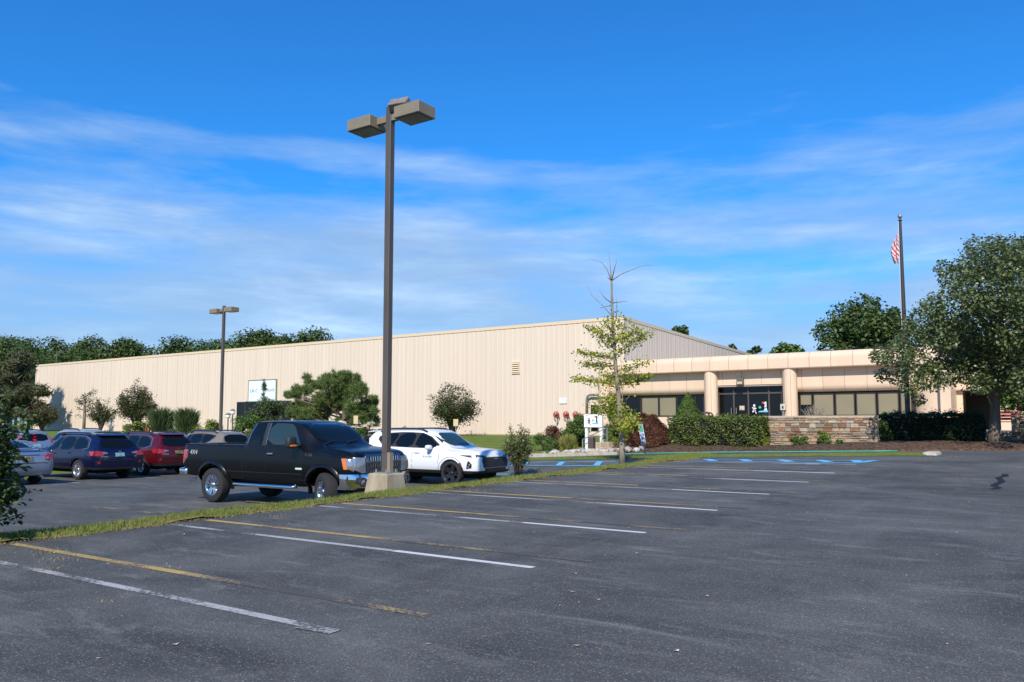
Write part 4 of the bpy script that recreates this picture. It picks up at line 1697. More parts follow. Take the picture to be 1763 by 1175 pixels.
    def strip(s, name, pts, w, ax, mat, off=.003, parent=None):
        pts = [Vector(p) for p in pts]
        L_, R_ = [], []
        for i, p in enumerate(pts):
            d = (pts[min(i + 1, len(pts) - 1)] - pts[max(i - 1, 0)]).normalized()
            n = Vector((-d.y, d.x)) * w / 2
            L_.append(p + n)
            R_.append(p - n)
        return s.patch(name, [tuple(p) for p in L_ + R_[::-1]], ax, mat, off, .12, parent)

    def hit(s, x, z, ax):
        sg = -1 if ax == 'R' else 1
        h = s.bvh.ray_cast(Vector((x, sg * 3, z)), Vector((0, -sg, 0)))
        return h[0] if h[0] else Vector((x, sg * .8, z))

    def wheel(s, x, y, r, w, rim_r, style, steer=0.0, mat=None):
        sg = 1 if y > 0 else -1
        M = Matrix.Translation((x, y, r)) @ Matrix.Rotation(steer, 4, 'Z') @ Matrix.Rotation(-sg * math.pi / 2, 4, 'X')
        # local z points outwards
        h = w / 2
        tp = [(rim_r, -h * .85), (rim_r + .02, -h), (r - .05, -h * 1.02), (r - .012, -h * .86), (r, -h * .6), (r, h * .6), (r - .012, h * .86), (r - .05, h * 1.02), (rim_r + .02, h), (rim_r, h * .85), (rim_r - .01, h * .4), (rim_r - .01, -h * .4)]
        t = MB().lathe(tp, 40, M, True).build('wheel', M_TYRE, s.t)
        shade(t, 35)
        mat = mat or M_ALLOY
        MB().lathe([(rim_r + .012, h * .86), (rim_r + .006, h * .93), (rim_r - .012, h * .86), (rim_r - .03, h * .2), (rim_r - .04, -h * .5)], 36, M).build('rim', mat, t, True)
        MB().lathe([(rim_r - .02, -h * .1), (.001, -h * .1)], 24, M).build('brake_disc', M_WELL, t, True)
        sp = MB()
        n, wid, twin = style
        for k in range(n):
            for q in ((-.5, .5) if twin else (0,)):
                a0 = 2 * math.pi * k / n
                Q = M @ Matrix.Rotation(a0, 4, 'Z')
                w0, w1 = wid * .9, wid * (.75 if twin else 1.25)
                off0, off1 = q * twin * .5, q * twin
                z0, z1 = h * .62, h * .80
                vv = [(.03, off0 - w0, z0 - .05), (rim_r - .01, off1 - w1, z1 - .05), (rim_r - .01, off1 + w1, z1 - .05), (.03, off0 + w0, z0 - .05),
                      (.03, off0 - w0 * .7, z0), (rim_r - .01, off1 - w1 * .7, z1), (rim_r - .01, off1 + w1 * .7, z1), (.03, off0 + w0 * .7, z0)]
                sp.add([Q @ Vector(p) for p in vv], [(4, 5, 6, 7), (0, 1, 5, 4), (1, 2, 6, 5), (2, 3, 7, 6), (3, 0, 4, 7)])
        sp.build('spokes', mat, t)
        MB().lathe([(.075, h * .45), (.07, h * .72), (.045, h * .80), (.001, h * .80)], 14, M).build('hub_cap', mat, t, True)

    def blob(s, name, c, size, mat, parent=None, p=2.6, rz=0.0):
        """rounded solid for mirrors and the like"""
        bm = bmesh.new()
        bmesh.ops.create_uvsphere(bm, u_segments=14, v_segments=8, radius=1)
        for v in bm.verts:
            q = v.co
            for i in range(3):
                q[i] = math.copysign(abs(q[i]) ** (2 / p), q[i])
            v.co = Vector((q.x * size[0], q.y * size[1], q.z * size[2]))
        bm.transform(Matrix.Translation(c) @ Matrix.Rotation(rz, 4, 'Z'))
        me = bpy.data.meshes.new(name)
        bm.to_mesh(me)
        bm.free()
        me.materials.append(mat)
        me.polygons.foreach_set('use_smooth', [True] * len(me.polygons))
        return link(name, me, parent or s.t)

    def badge(s, txt, x, z, size, ax, shear=0.0, spacing=1.0, mat=None, y=None):
        if ax in 'RL':
            h = s.hit(x, z, ax)
            sg = -1 if ax == 'R' else 1
            M = frame_M((x, h.y + sg * .006, z), (-sg, 0, 0), (0, 0, 1))
        else:
            sg = 1 if ax == 'F' else -1
            h = s.bvh.ray_cast(Vector((5 * sg, x, z)), Vector((-sg, 0, 0)))
            M = frame_M((h[0].x + sg * .006, x, z), (0, sg, 0), (0, 0, 1))
        return text_mesh('badge', txt, size, mat or M_LETTER, s.t, M, shear, .003, spacing)


# ---- black crew pickup
def pickup(pos, heading):
    bk = paint('black', (.003, .003, .004), 0.0, .3, .12)
    XR_, XF = -1.84 - 1.10, 1.84 + .86
    wm, bedz, roof = .985, 1.385, 1.95
    keys = [(XR_, .62, 1.30, bedz - .01, .86, .95, .93, .90), (XR_ + .04, .60, 1.32, bedz, .90, wm, .955, .93), (XR_ + .6, .58, 1.33, bedz, .92, wm, .96, .935),
            (-.86, .56, 1.335, bedz, .92, wm, .96, .935), (-.76, .56, 1.335, bedz, .92, wm, .96, .93), (-.745, .55, 1.34, bedz + .01, .92, wm, .955, .90), (-.73, .55, 1.345, 1.55, .92, wm, .955, .86),
            (-.60, .55, 1.35, 1.88, .92, wm, .95, .79), (-.48, .54, 1.35, 1.935, .92, wm, .95, .785), (.10, .53, 1.35, roof, .92, wm, .95, .785), (.60, .53, 1.345, roof - .008, .92, wm, .95, .78), (.88, .53, 1.33, roof - .065, .92, wm, .95, .76),
            (1.03, .53, 1.32, 1.83, .92, wm, .95, .75), (1.60, .54, 1.27, 1.42, .92, wm, .95, .76), (1.70, .55, 1.26, 1.365, .92, wm, .95, .80), (2.05, .56, 1.22, 1.335, .91, .98, .95, .82),
            (2.45, .60, 1.16, 1.29, .90, .965, .93, .82), (2.62, .64, 1.10, 1.24, .86, .93, .90, .78), (2.67, .66, 1.06, 1.20, .80, .87, .86, .74), (XF, .70, 1.02, 1.14, .70, .78, .78, .68)]
    AX = [(-1.84, .405, .115), (1.84, .405, .125)]
    c = Car('pickup_truck', 'black extended cab four by four pickup truck with chrome bumpers', 'pickup truck', pos, heading, bk, keys, AX, width=.985, well=.34, crmax=.065,
            cuts=[(XR_ + .07, -.80, -.84, .84, .85, 1.60)])
    # flared arches
    for ax in AX:
        for sg in (-1, 1):
            pts = []
            for t in range(-8, 189, 14):
                r_ = ax[1] + ax[2]
                pts.append((ax[0] + (r_ + .035) * math.cos(R(t)), ax[1] + (r_ + .035) * math.sin(R(t))))
            mb = MB()
            v, f = [], []
            for (x, z) in pts:
                yb = abs(c.hit(x + .06 * math.copysign(1, x - ax[0]) * abs(math.cos(math.atan2(z - ax[1], x - ax[0]))), min(z + .06, 1.25), 'R' if sg < 0 else 'L').y)
                d = Vector((x - ax[0], 0, z - ax[1])).normalized()
                p0 = Vector((x, sg * (yb - .01), z)) + d * .055
                p1 = Vector((x, sg * (yb + .035), z)) + d * .01
                p2 = Vector((x, sg * (yb + .035), z)) - d * .035
                p3 = Vector((x, sg * (yb - .05), z)) - d * .045
                v += [p0, p1, p2, p3]
            for i in range(len(pts) - 1):
                for k in range(3):
                    q = (4 * i + k, 4 * i + k + 1, 4 * i + 5 + k, 4 * i + 4 + k)
                    f.append(q if sg < 0 else q[::-1])
            shade(mesh('wheel_arch', v, f, bk, c.t), 60)
    for sg in (-1, 1):
        S = 'R' if sg < 0 else 'L'
        c.wheel(-1.84, sg * .845, .405, .27, .235, (6, .038, .075), 0, M_CHROME)
        c.wheel(1.84, sg * .845, .405, .27, .235, (6, .038, .075), R(-24), M_CHROME)
        wf = c.patch('side_window', [(.02, 1.40), (1.12, 1.385), (1.04, 1.48), (.78, 1.82), (.66, 1.875), (.06, 1.88)], S, M_CGLASSG, .004, rnd=1)
        c.patch('side_window', [(-.60, 1.41), (-.14, 1.405), (-.14, 1.87), (-.44, 1.865), (-.56, 1.62)], S, M_CGLASS, .004, rnd=1)
        c.patch('door_pillar', [(-.13, 1.37), (.015, 1.37), (.03, 1.89), (-.12, 1.89)], S, M_CLAD, .003)
        c.strip('window_trim', [(-.625, 1.405), (-.585, 1.62), (-.465, 1.87)], .014, S, M_ALLOY, .007)
        c.strip('window_trim', [(.005, 1.40), (.02, 1.87)], .012, S, M_ALLOY, .007)
        c.strip('door_seam', [(.02, 1.37), (.03, .62)], .010, S, M_WELL, .0015)
        c.strip('door_seam', [(-.56, 1.37), (-.62, 1.10), (-.62, .62)], .010, S, M_WELL, .0015)
        c.strip('door_seam', [(1.18, 1.30), (1.20, .95), (1.14, .62)], .010, S, M_WELL, .0015)
        c.strip('bed_seam', [(-.765, 1.37), (-.765, .60)], .02, S, M_WELL, .001)
        c.strip('crease', [(-2.3, .76), (1.22, .76)], .012, S, M_CLAD, .006)
        hb = c.patch('handle_recess', [(.10, 1.12), (.30, 1.12), (.30, 1.24), (.10, 1.24)], S, M_WELL, .002, rnd=1)
        h = c.hit(.2, 1.19, S)
        c.blob('door_handle', (.2, h.y + sg * .028, 1.19), (.095, .018, .022), M_CHROME, hb, 4)
        c.patch('tail_lamp', [(XR_ + .02, 1.235), (XR_ + .185, 1.235), (XR_ + .185, 1.06), (XR_ + .05, .90), (XR_ + .02, .88)], S, M_CHROME, .006)
        c.patch('tail_lamp', [(XR_ + .03, 1.22), (XR_ + .165, 1.22), (XR_ + .165, 1.065), (XR_ + .05, .93), (XR_ + .03, .93)], S, M_RED, .011)
        bd = c.badge('4X4', XR_ + .40, 1.175, .155, S, .12, 1.05, M_LETTER)
        c.badge('F-150', 1.40, 1.185, .09, S, .1, 1.0, M_CHROME)
        c.patch('badge', [(1.02, .86), (1.22, .86), (1.22, .90), (1.02, .90)], S, pm('eco_badge', (.45, .62, .58), .3), .004)
        # mirror
        mh = c.hit(1.10, 1.40, S)
        m = c.blob('wing_mirror', (1.06, sg * 1.17, 1.46), (.085, .125, .13), M_CLAD, None, 4)
        c.blob('mirror_indicator', (1.135, sg * 1.15, 1.385), (.02, .10, .028), M_AMBER, m, 4)
        MB().tube([(1.10, sg * .90, 1.38), (1.08, sg * 1.08, 1.40)], [.05, .04], 8).build('mirror_arm', M_CLAD, m, True)
        # running board
        MB().tube([(-1.0, sg * .98, .50), (-.95, sg * 1.03, .47), (1.0, sg * 1.03, .47), (1.06, sg * .97, .50)], .045, 10).build('running_board', M_CHROME, c.t, True)
    c.patch('windshield', [(-.72, 1.44), (.72, 1.44), (.67, 1.875), (-.67, 1.875)], 'F', M_CGLASS, .005, rnd=1)
    c.patch('rear_window', [(-.60, 1.46), (.60, 1.46), (.55, 1.83), (-.55, 1.83)], 'B', M_CGLASS, .005, rnd=1)
    dz = 1.455
    MB().tube([(1.60, -.62, 1.445), (1.50, -.2, 1.50)], .012, 5).build('wiper', M_CLAD, c.t)
    MB().tube([(1.60, .05, 1.445), (1.50, .45, 1.50)], .012, 5).build('wiper', M_CLAD, c.t)
    # front end
    gp = c.patch('grille', [(-.55, 1.20), (.55, 1.20), (.58, 1.12), (.54, .78), (-.54, .78), (-.58, 1.12)], 'F', pm('grille_frame', (.16, .18, .24), .15, metal=.9), .02)
    for z in (1.105, .965, .835):
        c.patch('grille_slot', [(-.48, z - .045), (.48, z - .045), (.48, z + .045), (-.48, z + .045)], 'F', M_WELL, .026, parent=gp)
        for k in range(13):
            y = -.44 + k * .88 / 12
            c.patch('grille_bar', [(y - .011, z - .04), (y + .011, z - .04), (y + .011, z + .04), (y - .011, z + .04)], 'F', M_CHROME, .032, .3, parent=gp)
    for sg in (-1, 1):
        S = 'R' if sg < 0 else 'L'
        c.patch('headlight', [(sg * .59, 1.14), (sg * .86, 1.15), (sg * .89, .90), (sg * .70, .82), (sg * .57, .82)][::sg], 'F', M_CLEAR, .015)
        c.patch('headlight', [(2.47, 1.13), (2.66, 1.13), (2.66, .86), (2.52, .93)], S, M_CLEAR, .012)
        c.patch('marker_lamp', [(2.38, 1.13), (2.50, 1.13), (2.55, .90), (2.47, .90)], S, M_AMBER, .016)
    # bumpers
    fb = MB()
    prof = []
    pl = [(-1.0, 2.36), (-.98, 2.55), (-.86, 2.72), (-.5, 2.80), (0, 2.82), (.5, 2.80), (.86, 2.72), (.98, 2.55), (1.0, 2.36)]
    v, f = [], []
    for (y, x) in pl:
        v += [(x - .16, y * .97, .80), (x, y, .795), (x + .025, y * 1.01, .70), (x + .015, y, .58), (x - .10, y * .97, .47), (x - .2, y * .9, .47)]
    for i in range(len(pl) - 1):
        for k in range(5):
            f.append((6 * i + k, 6 * i + k + 1, 6 * i + 7 + k, 6 * i + 6 + k))
    bu = shade(mesh('front_bumper', v, f, M_CHROME, c.t), 45)
    for sg in (-1, 1):
        M = Matrix.Translation((2.745, sg * .70, .63)) @ Matrix.Rotation(R(sg * 16), 4, 'Z') @ Matrix.Rotation(math.pi / 2, 4, 'Y')
        MB().lathe([(.10, .0), (.10, .05), (.085, .055), (.07, .02), (.001, .03)], 16, M).build('fog_lamp', M_DARKL, bu, True)
        MB().lathe([(.06, .03), (.001, .05)], 14, M).build('fog_lens', M_CLEAR, bu, True)
    MB().box(2.4, 2.66, -.72, .72, .34, .52).build('air_dam', M_CLAD, c.t)
    rb_ = MB().box(XR_ - .14, XR_ + .16, -1.0, 1.0, .60, .79).build('rear_bumper', M_CHROME, c.t)
    bevel(rb_, .05, 3)
    shade(rb_)
    MB().tube([(XR_ + .10, -.62, .50), (XR_ - .05, -.74, .49)], .045, 10).build('exhaust', M_ALLOY, c.t)
    un = MB()
    un.box(-2.6, 2.4, -.5, -.38, .48, .60)
    un.box(-2.6, 2.4, .38, .5, .48, .60)
    un.box(-.9, .6, -.3, .3, .42, .56)
    un.tube([(-1.84, -.7, .40), (-1.84, .7, .40)], .07, 8)
    un.tube([(1.84, -.7, .40), (1.84, .7, .40)], .06, 8)
    un.build('chassis', M_CLAD, c.t)
    MB().tube([(.05, 0, 1.95), (.0, 0, 2.0)], [.03, .012], 6).build('antenna', M_CLAD, c.t)
    return c


tp_ = onZ(372, 866, -.23)
hd = R(2.0)
fwd, lft = Vector((math.cos(hd), math.sin(hd), 0)), Vector((-math.sin(hd), math.cos(hd), 0))
tc_ = tp_ + fwd * 1.72 + lft * .92
pickup((tc_.x, tc_.y, G(tc_.x, tc_.y) + .003), hd)


# ---- shared SUV / wagon / sedan maker
def crossover(name, label, cat, pos, heading, mat, P, group=None):
    H, W_, xf, xr, wbh = P['H'], P['W'] / 2, P['xf'], P['xr'], P['wb'] / 2
    b0, b1 = P['belt']            # rear, front belt height
    rt = P.get('roofw', .60)
    wsb, wst = P['ws']            # windscreen base x, top x
    hd_, hn = P['hood']           # hood height at base, at nose
    kk = P['kick']                # rear glass: bottom x, top x, bottom z
    deck = P.get('deck')
    zb = P.get('zb', .32)
    keys = [(xr, .50, .76, .84, W_ - .26, W_ - .20, W_ - .20, W_ - .26), (xr + .035, .38, .84, .93, W_ - .12, W_ - .07, W_ - .09, W_ - .16)]
    if deck:                       # saloon boot
        keys += [(xr + .10, zb + .02, b0 - .03, deck - .04, W_ - .08, W_ - .025, W_ - .05, W_ - .17), (xr + .22, zb, b0, deck, W_ - .07, W_ - .01, W_ - .04, W_ - .18),
                 (kk[0] - .04, zb, b0, deck + .01, W_ - .07, W_, W_ - .03, W_ - .18), (kk[0] + .12, zb, b0, deck + .07, W_ - .07, W_, W_ - .03, rt + .05)]
    else:
        keys += [(kk[0] - .05, zb + .02, b0 - .04, kk[2] - .06, W_ - .08, W_ - .025, W_ - .05, W_ - .15), (kk[0] + .02, zb, b0, kk[2] + .04, W_ - .07, W_ - .01, W_ - .045, W_ - .16)]
    keys += [(kk[1] - .03, zb, b0, H - .10, W_ - .07, W_, W_ - .04, rt - .01), (kk[1] + .12, zb, b0, H - .055, W_ - .07, W_, W_ - .03, rt),
             (kk[1] + .8, zb, b0 - .01, H - .012, W_ - .07, W_, W_ - .03, rt + .005), (wst - .55, zb, (b0 + b1) / 2, H, W_ - .07, W_, W_ - .03, rt), (wst - .12, zb, b1 + .02, H - .03, W_ - .07, W_, W_ - .03, rt - .01),
             (wst + .06, zb, b1 + .01, H - .095, W_ - .07, W_, W_ - .03, rt - .02), (wsb - .06, zb, b1, hd_ + .045, W_ - .07, W_, W_ - .03, rt + .05), (wsb + .06, zb, b1 - .01, hd_, W_ - .07, W_, W_ - .03, rt + .09),
             (xf - .45, zb, b1 - .07, (hd_ + hn * 2) / 3 + .02, W_ - .07, W_ - .01, W_ - .05, rt + .10), (xf - .16, zb + .01, hn - .12, hn, W_ - .10, W_ - .06, W_ - .10, rt + .06),
             (xf - .05, zb + .03, hn - .22, hn - .10, W_ - .2, W_ - .15, W_ - .18, rt - .02), (xf, zb + .08, hn - .34, hn - .24, W_ - .36, W_ - .30, W_ - .34, rt - .14)]
    keys.sort()
    r, ar = P['r'], P.get('arch', .05)
    AX = [(-wbh, r, ar), (wbh, r, ar)]
    c = Car(name, label, cat, pos, heading, mat, keys, AX, P.get('clad'), width=W_, group=group, well=.30)
    for sg in (-1, 1):
        c.wheel(-wbh, sg * (W_ - .135), r, .235, P['rim'], P['spoke'], 0, P.get('rimmat'))
        c.wheel(wbh, sg * (W_ - .135), r, .235, P['rim'], P['spoke'], P.get('steer', 0), P.get('rimmat'))
        S = 'R' if sg < 0 else 'L'
        if P.get('clad'):
            for ax in AX:
                pts = [(ax[0] + (r + ar + .03) * math.cos(R(t)), r + (r + ar + .03) * math.sin(R(t))) for t in range(-4, 185, 12)]
                c.strip('wheel_arch_trim', pts, .065, S, M_CLAD, .010)
        D = P['dlo']
        c.patch('window_surround', D, S, P.get('surround', M_CLAD), .003, rnd=1)
        for g in P['glass']:
            c.patch('side_window', g, S, M_CGLASS, .007, rnd=1)
        if P.get('chrome'):
            n = len(D)
            tr = P['chrome']
            c.strip('window_trim', tr, .020, S, M_ALLOY, .009)
        for sm_ in P['seams']:
            c.strip('door_seam', sm_, .010, S, M_WELL, .0012)
        for (x, z) in P['handles']:
            h = c.hit(x, z, S)
            c.blob('door_handle', (x, h.y + sg * .02, z), (.10, .016, .018), P.get('handlemat', mat), None, 4)
        mx, mz = P['mirror']
        m = c.blob('wing_mirror', (mx, sg * (W_ + .075), mz), (.085, .12, .075), P.get('mirrormat', mat), None, 3)
        MB().tube([(mx + .04, sg * (W_ - .06), mz - .07), (mx + .02, sg * (W_ + .02), mz - .05)], .03, 6).build('mirror_arm', M_CLAD, m, True)
        if P.get('rails'):
            x0, x1 = P['rails']
            q = []
            for i in range(9):
                x = x0 + (x1 - x0) * i / 8
                h = c.bvh.ray_cast(Vector((x, sg * (rt - .03), 3)), Vector((0, 0, -1)))
                q.append(Vector((x, sg * (rt - .03), h[0].z + (.075 if 0 < i < 8 else .0))))
            MB().tube(q, [.03] + [.028] * 7 + [.03], 8).build('roof_rail', P.get('railmat', M_CLAD), c.t, True)
    zt_ = P['wsz']
    c.patch('windshield', [(-rt - .02, zt_[0]), (rt + .02, zt_[0]), (rt - .05, zt_[1]), (-rt + .05, zt_[1])], 'F', P.get('wsmat', M_CGLASS), .005, rnd=1)
    rz0, rz1, rw0, rw1 = P['rearglass']
    c.patch('rear_window', [(-rw0, rz0), (rw0, rz0), (rw1, rz1), (-rw1, rz1)], 'B', M_CGLASS, .006, rnd=1)
    MB().box(-wbh - .5, wbh + .5, -.5, .5, .22, zb + .06).build('underbody', M_WELL, c.t)
    return c


def on_lot(px, py, z, heading, dx, dy):
    """place a car from the contact point of one wheel: dx, dy is that wheel in the car's own frame"""
    p = onZ(px, py, z)
    f_ = Vector((math.cos(heading), math.sin(heading), 0))
    l_ = Vector((-math.sin(heading), math.cos(heading), 0))
    q = p - f_ * dx - l_ * dy
    return Vector((q.x, q.y, G(q.x, q.y) + .003))


# white SUV
hd = R(0.5)
W_ = .97
BL = dict(H=1.69, W=1.945, xf=2.40, xr=-2.44, wb=2.86, belt=(1.13, 1.05), roofw=.62, ws=(1.22, .42), hood=(1.13, 1.02), kick=(-2.30, -2.02, 1.14), zb=.36, clad=.47, r=.375, arch=.055,
          rim=.275, spoke=(5, .05, .085), rimmat=M_BALLOY, dlo=[(1.02, 1.10), (.30, 1.565), (-.6, 1.60), (-1.35, 1.565), (-1.72, 1.42), (-1.30, 1.15), (-.6, 1.13)],
          glass=[[(.93, 1.12), (.30, 1.53), (.02, 1.555), (-.02, 1.125)], [(-.12, 1.13), (-.08, 1.56), (-.72, 1.565), (-.86, 1.15)], [(-.94, 1.155), (-.80, 1.56), (-1.32, 1.53), (-1.60, 1.42), (-1.26, 1.17)]],
          seams=[[(.98, 1.09), (.98, .80), (.90, .48)], [(-.06, 1.11), (-.08, .48)], [(-.92, 1.13), (-.96, .75), (-1.02, .62)]], handles=[(.13, .98), (-.78, 1.0)], mirror=(.66, 1.14),
          rails=(-1.7, .25), wsz=(1.18, 1.58), rearglass=(1.20, 1.52, .58, .50), wsmat=M_CGLASSG)
p = on_lot(780, 837.5, -.21, hd, 1.43, -.82)
s = crossover('white_suv', 'white sport utility vehicle with black wheels and black lower trim', 'car', p, hd, paint('white', (.72, .72, .73), 0, .35), BL)
for sg in (-1, 1):
    S = 'R' if sg < 0 else 'L'
    s.patch('daytime_lamp', [(sg * .42, .90), (sg * .80, .935), (sg * .80, .90), (sg * .55, .845)][::sg], 'F', M_DARKL, .010)
    s.patch('daytime_lamp', [(1.78, .93), (2.26, .925), (2.30, .86), (2.16, .865)], S, M_DARKL, .010)
    s.patch('headlight', [(2.02, .535), (2.19, .56), (2.20, .66), (2.11, .755), (2.07, .75)], S, M_DARKL, .010)
    o = s.hit(2.13, .64, S)
    s.blob('lamp_lens', (2.13, o.y + sg * .01, .65), (.03, .015, .03), M_CLEAR, None, 2)
    s.blob('lamp_lens', (2.09, s.hit(2.09, .57, S).y + sg * .01, .58), (.028, .015, .028), M_CLEAR, None, 2)
    s.badge('BLAZER', .55, .86, .07, S, 0, 1.5, M_BADGE if 'M_BADGE' in globals() else pm('badge_dark', (.15, .15, .16), .4))
    s.patch('marker_lamp', [(1.79, .64), (1.83, .70), (1.845, .66), (1.815, .61)], S, M_RED, .014)
    s.patch('tail_lamp', [(-2.42, 1.0), (-2.15, 1.02), (-2.2, .93), (-2.42, .93)], S, M_RED, .01)
    s.patch('floating_panel', [(-1.80, 1.18), (-2.22, 1.20), (-2.08, 1.38)], S, MATS['paint_white'], .012)
s.patch('grille', [(-.60, .86), (.60, .86), (.66, .74), (.60, .56), (-.60, .56), (-.66, .74)], 'F', M_CLAD, .014)
s.patch('lower_grille', [(-.55, .54), (.55, .54), (.50, .44), (-.50, .44)], 'F', M_WELL, .012)
s.patch('emblem', [(-.08, .79), (.08, .79), (.08, .82), (-.08, .82)], 'F', M_CHROME, .02)
sp_ = MB().add([(-2.02, -.60, 1.60), (-2.02, .60, 1.60), (-2.32, .55, 1.585), (-2.32, -.55, 1.585), (-2.02, -.60, 1.645), (-2.02, .60, 1.645), (-2.32, .55, 1.60), (-2.32, -.55, 1.60)],
               [(0, 1, 2, 3), (7, 6, 5, 4), (0, 4, 5, 1), (1, 5, 6, 2), (2, 6, 7, 3), (3, 7, 4, 0)]).build('spoiler', MATS['paint_white'], s.t)

# wagons
OB = dict(H=1.60, W=1.84, xf=2.37, xr=-2.45, wb=2.745, belt=(1.02, .95), roofw=.575, ws=(1.30, .48), hood=(1.03, .92), kick=(-2.36, -1.98, 1.06), zb=.34, clad=.44, r=.345, arch=.055,
          rim=.225, spoke=(5, .045, .07), dlo=[(1.10, .985), (.38, 1.44), (-.4, 1.50), (-1.30, 1.475), (-1.72, 1.36), (-1.92, 1.10), (-1.6, 1.045), (-.6, 1.02)],
          glass=[[(.98, 1.01), (.36, 1.41), (.02, 1.455), (-.02, 1.02)], [(-.10, 1.025), (-.06, 1.46), (-.86, 1.46), (-.96, 1.045)], [(-1.03, 1.05), (-.92, 1.455), (-1.28, 1.44), (-1.66, 1.34), (-1.84, 1.11), (-1.55, 1.065)]],
          chrome=[(-1.62, 1.035), (-1.93, 1.09), (-1.91, 1.14), (-1.74, 1.375), (-1.33, 1.49), (-.4, 1.515), (.38, 1.455), (1.12, .985)],
          seams=[[(1.02, .97), (1.02, .70), (.94, .46)], [(-.05, 1.0), (-.07, .46)], [(-1.0, 1.02), (-1.04, .74), (-1.16, .60)]], handles=[(.14, .90), (-.82, .92)], mirror=(.80, 1.03), mirrormat=M_ALLOY,
          rails=(-1.72, .30), wsz=(1.07, 1.48), rearglass=(1.08, 1.44, .62, .53))


def wagon(label, pos, hd, mat, lampstyle, platem):
    c = crossover('parked_wagon', label, 'car', pos, hd, mat, OB)
    for sg in (-1, 1):
        S = 'R' if sg < 0 else 'L'
        c.patch('tail_lamp', [(-2.40, 1.00), (-2.08, .97), (-2.12, .93), (-2.22, .84), (-2.42, .83)], S, M_RED, .012)
        t = c.patch('tail_lamp', [(sg * .52, .97), (sg * .86, 1.0), (sg * .88, .83), (sg * .60, .83)][::sg], 'B', M_RED, .012)
        c.patch('reverse_lamp', [(sg * .44, .94), (sg * .62, .96), (sg * .62, .89), (sg * .46, .89)][::sg], 'B', M_CLEAR, .018)
        c.patch('reflector', [(sg * .70, .56), (sg * .80, .56), (sg * .80, .64), (sg * .70, .64)][::sg], 'B', M_REDD, .012)
        c.badge('OUTBACK' if sg > 0 else '2.5i', sg * .56, .80, .05, 'B', 0, 1.1)
        c.patch('headlight', [(1.9, .85), (2.25, .80), (2.25, .70), (2.0, .74)], S, M_CLEAR, .01)
    pl_ = c.patch('number_plate', [(-.16, .80), (.16, .80), (.16, .92), (-.16, .92)], 'B', platem, .018)
    c.strip('hatch_seam', [(-.80, .665), (.80, .665)], .02, 'B', M_CLAD, .010)
    c.patch('emblem', [(-.05, .96), (.05, .96), (.05, .99), (-.05, .99)], 'B', M_CHROME, .012, rnd=1)
    MB().add([(-1.88, -.56, 1.545), (-1.88, .56, 1.545), (-2.10, .52, 1.51), (-2.10, -.52, 1.51), (-1.88, -.56, 1.585), (-1.88, .56, 1.585), (-2.10, .52, 1.525), (-2.10, -.52, 1.525)],
             [(0, 1, 2, 3), (7, 6, 5, 4), (0, 4, 5, 1), (1, 5, 6, 2), (2, 6, 7, 3), (3, 7, 4, 0)]).build('spoiler', mat, c.t)
    MB().tube([(-2.30, -.55, .33), (-2.46, -.57, .33)], .035, 8).build('exhaust', M_ALLOY, c.t)
    return c


hd = R(181.5)
p = on_lot(137, 826, -.27, hd, -1.37, .785)
wagon('dark blue estate car with roof rails parked between silver saloon and red estate', p, hd, paint('blue', (.005, .007, .040), .25, .3), 0, M_PLATET)
hd = R(180)
p = on_lot(246, 818, -.27, hd, -1.37, .785)
wagon('dark red estate car with roof rails and silver wheels', p, hd, paint('red', (.095, .004, .008), .25, .3), 1, M_PLATEB)

# tan SUV behind the truck bed
RV = dict(H=1.63, W=1.82, xf=2.20, xr=-2.28, wb=2.66, belt=(1.12, 1.0), roofw=.58, ws=(1.22, .36), hood=(1.08, .95), kick=(-2.16, -1.86, 1.10), zb=.34, clad=.46, r=.35, arch=.055, rim=.225, spoke=(5, .05, 0.0),
          dlo=[(1.0, 1.03), (.30, 1.48), (-.5, 1.53), (-1.2, 1.50), (-1.70, 1.44), (-1.40, 1.16), (-.6, 1.10)],
          glass=[[(.90, 1.06), (.28, 1.45), (.0, 1.485), (-.03, 1.085)], [(-.10, 1.09), (-.07, 1.49), (-.78, 1.49), (-.88, 1.14)], [(-.94, 1.15), (-.84, 1.485), (-1.2, 1.47), (-1.58, 1.42), (-1.34, 1.18)]],
          seams=[[(.98, 1.02), (.98, .75), (.90, .5)], [(-.05, 1.06), (-.07, .5)]], handles=[(.14, .98), (-.76, 1.02)], mirror=(.74, 1.08), mirrormat=M_WHITE, rails=(-1.6, .2), wsz=(1.12, 1.52), rearglass=(1.14, 1.48, .60, .52))
p = Vector((-29.9, 20.9, 0))
p.z = G(p.x, p.y) + .003
hd = R(180)
c = crossover('parked_suv', 'tan sport utility vehicle mostly hidden behind the black pickup bed', 'car', p, hd, paint('tan', (.34, .27, .20), .5, .35), RV)
for sg in (-1, 1):
    S = 'R' if sg < 0 else 'L'
    c.patch('tail_lamp', [(-2.22, 1.14), (-1.86, 1.12), (-1.90, 1.03), (-2.22, 1.0)], S, M_RED, .012)
    c.patch('tail_lamp', [(sg * .60, 1.13), (sg * .85, 1.14), (sg * .86, .98), (sg * .62, 1.0)][::sg], 'B', M_RED, .012)
c.patch('number_plate', [(-.16, .80), (.16, .80), (.16, .92), (-.16, .92)], 'B', M_PLATEB, .018)

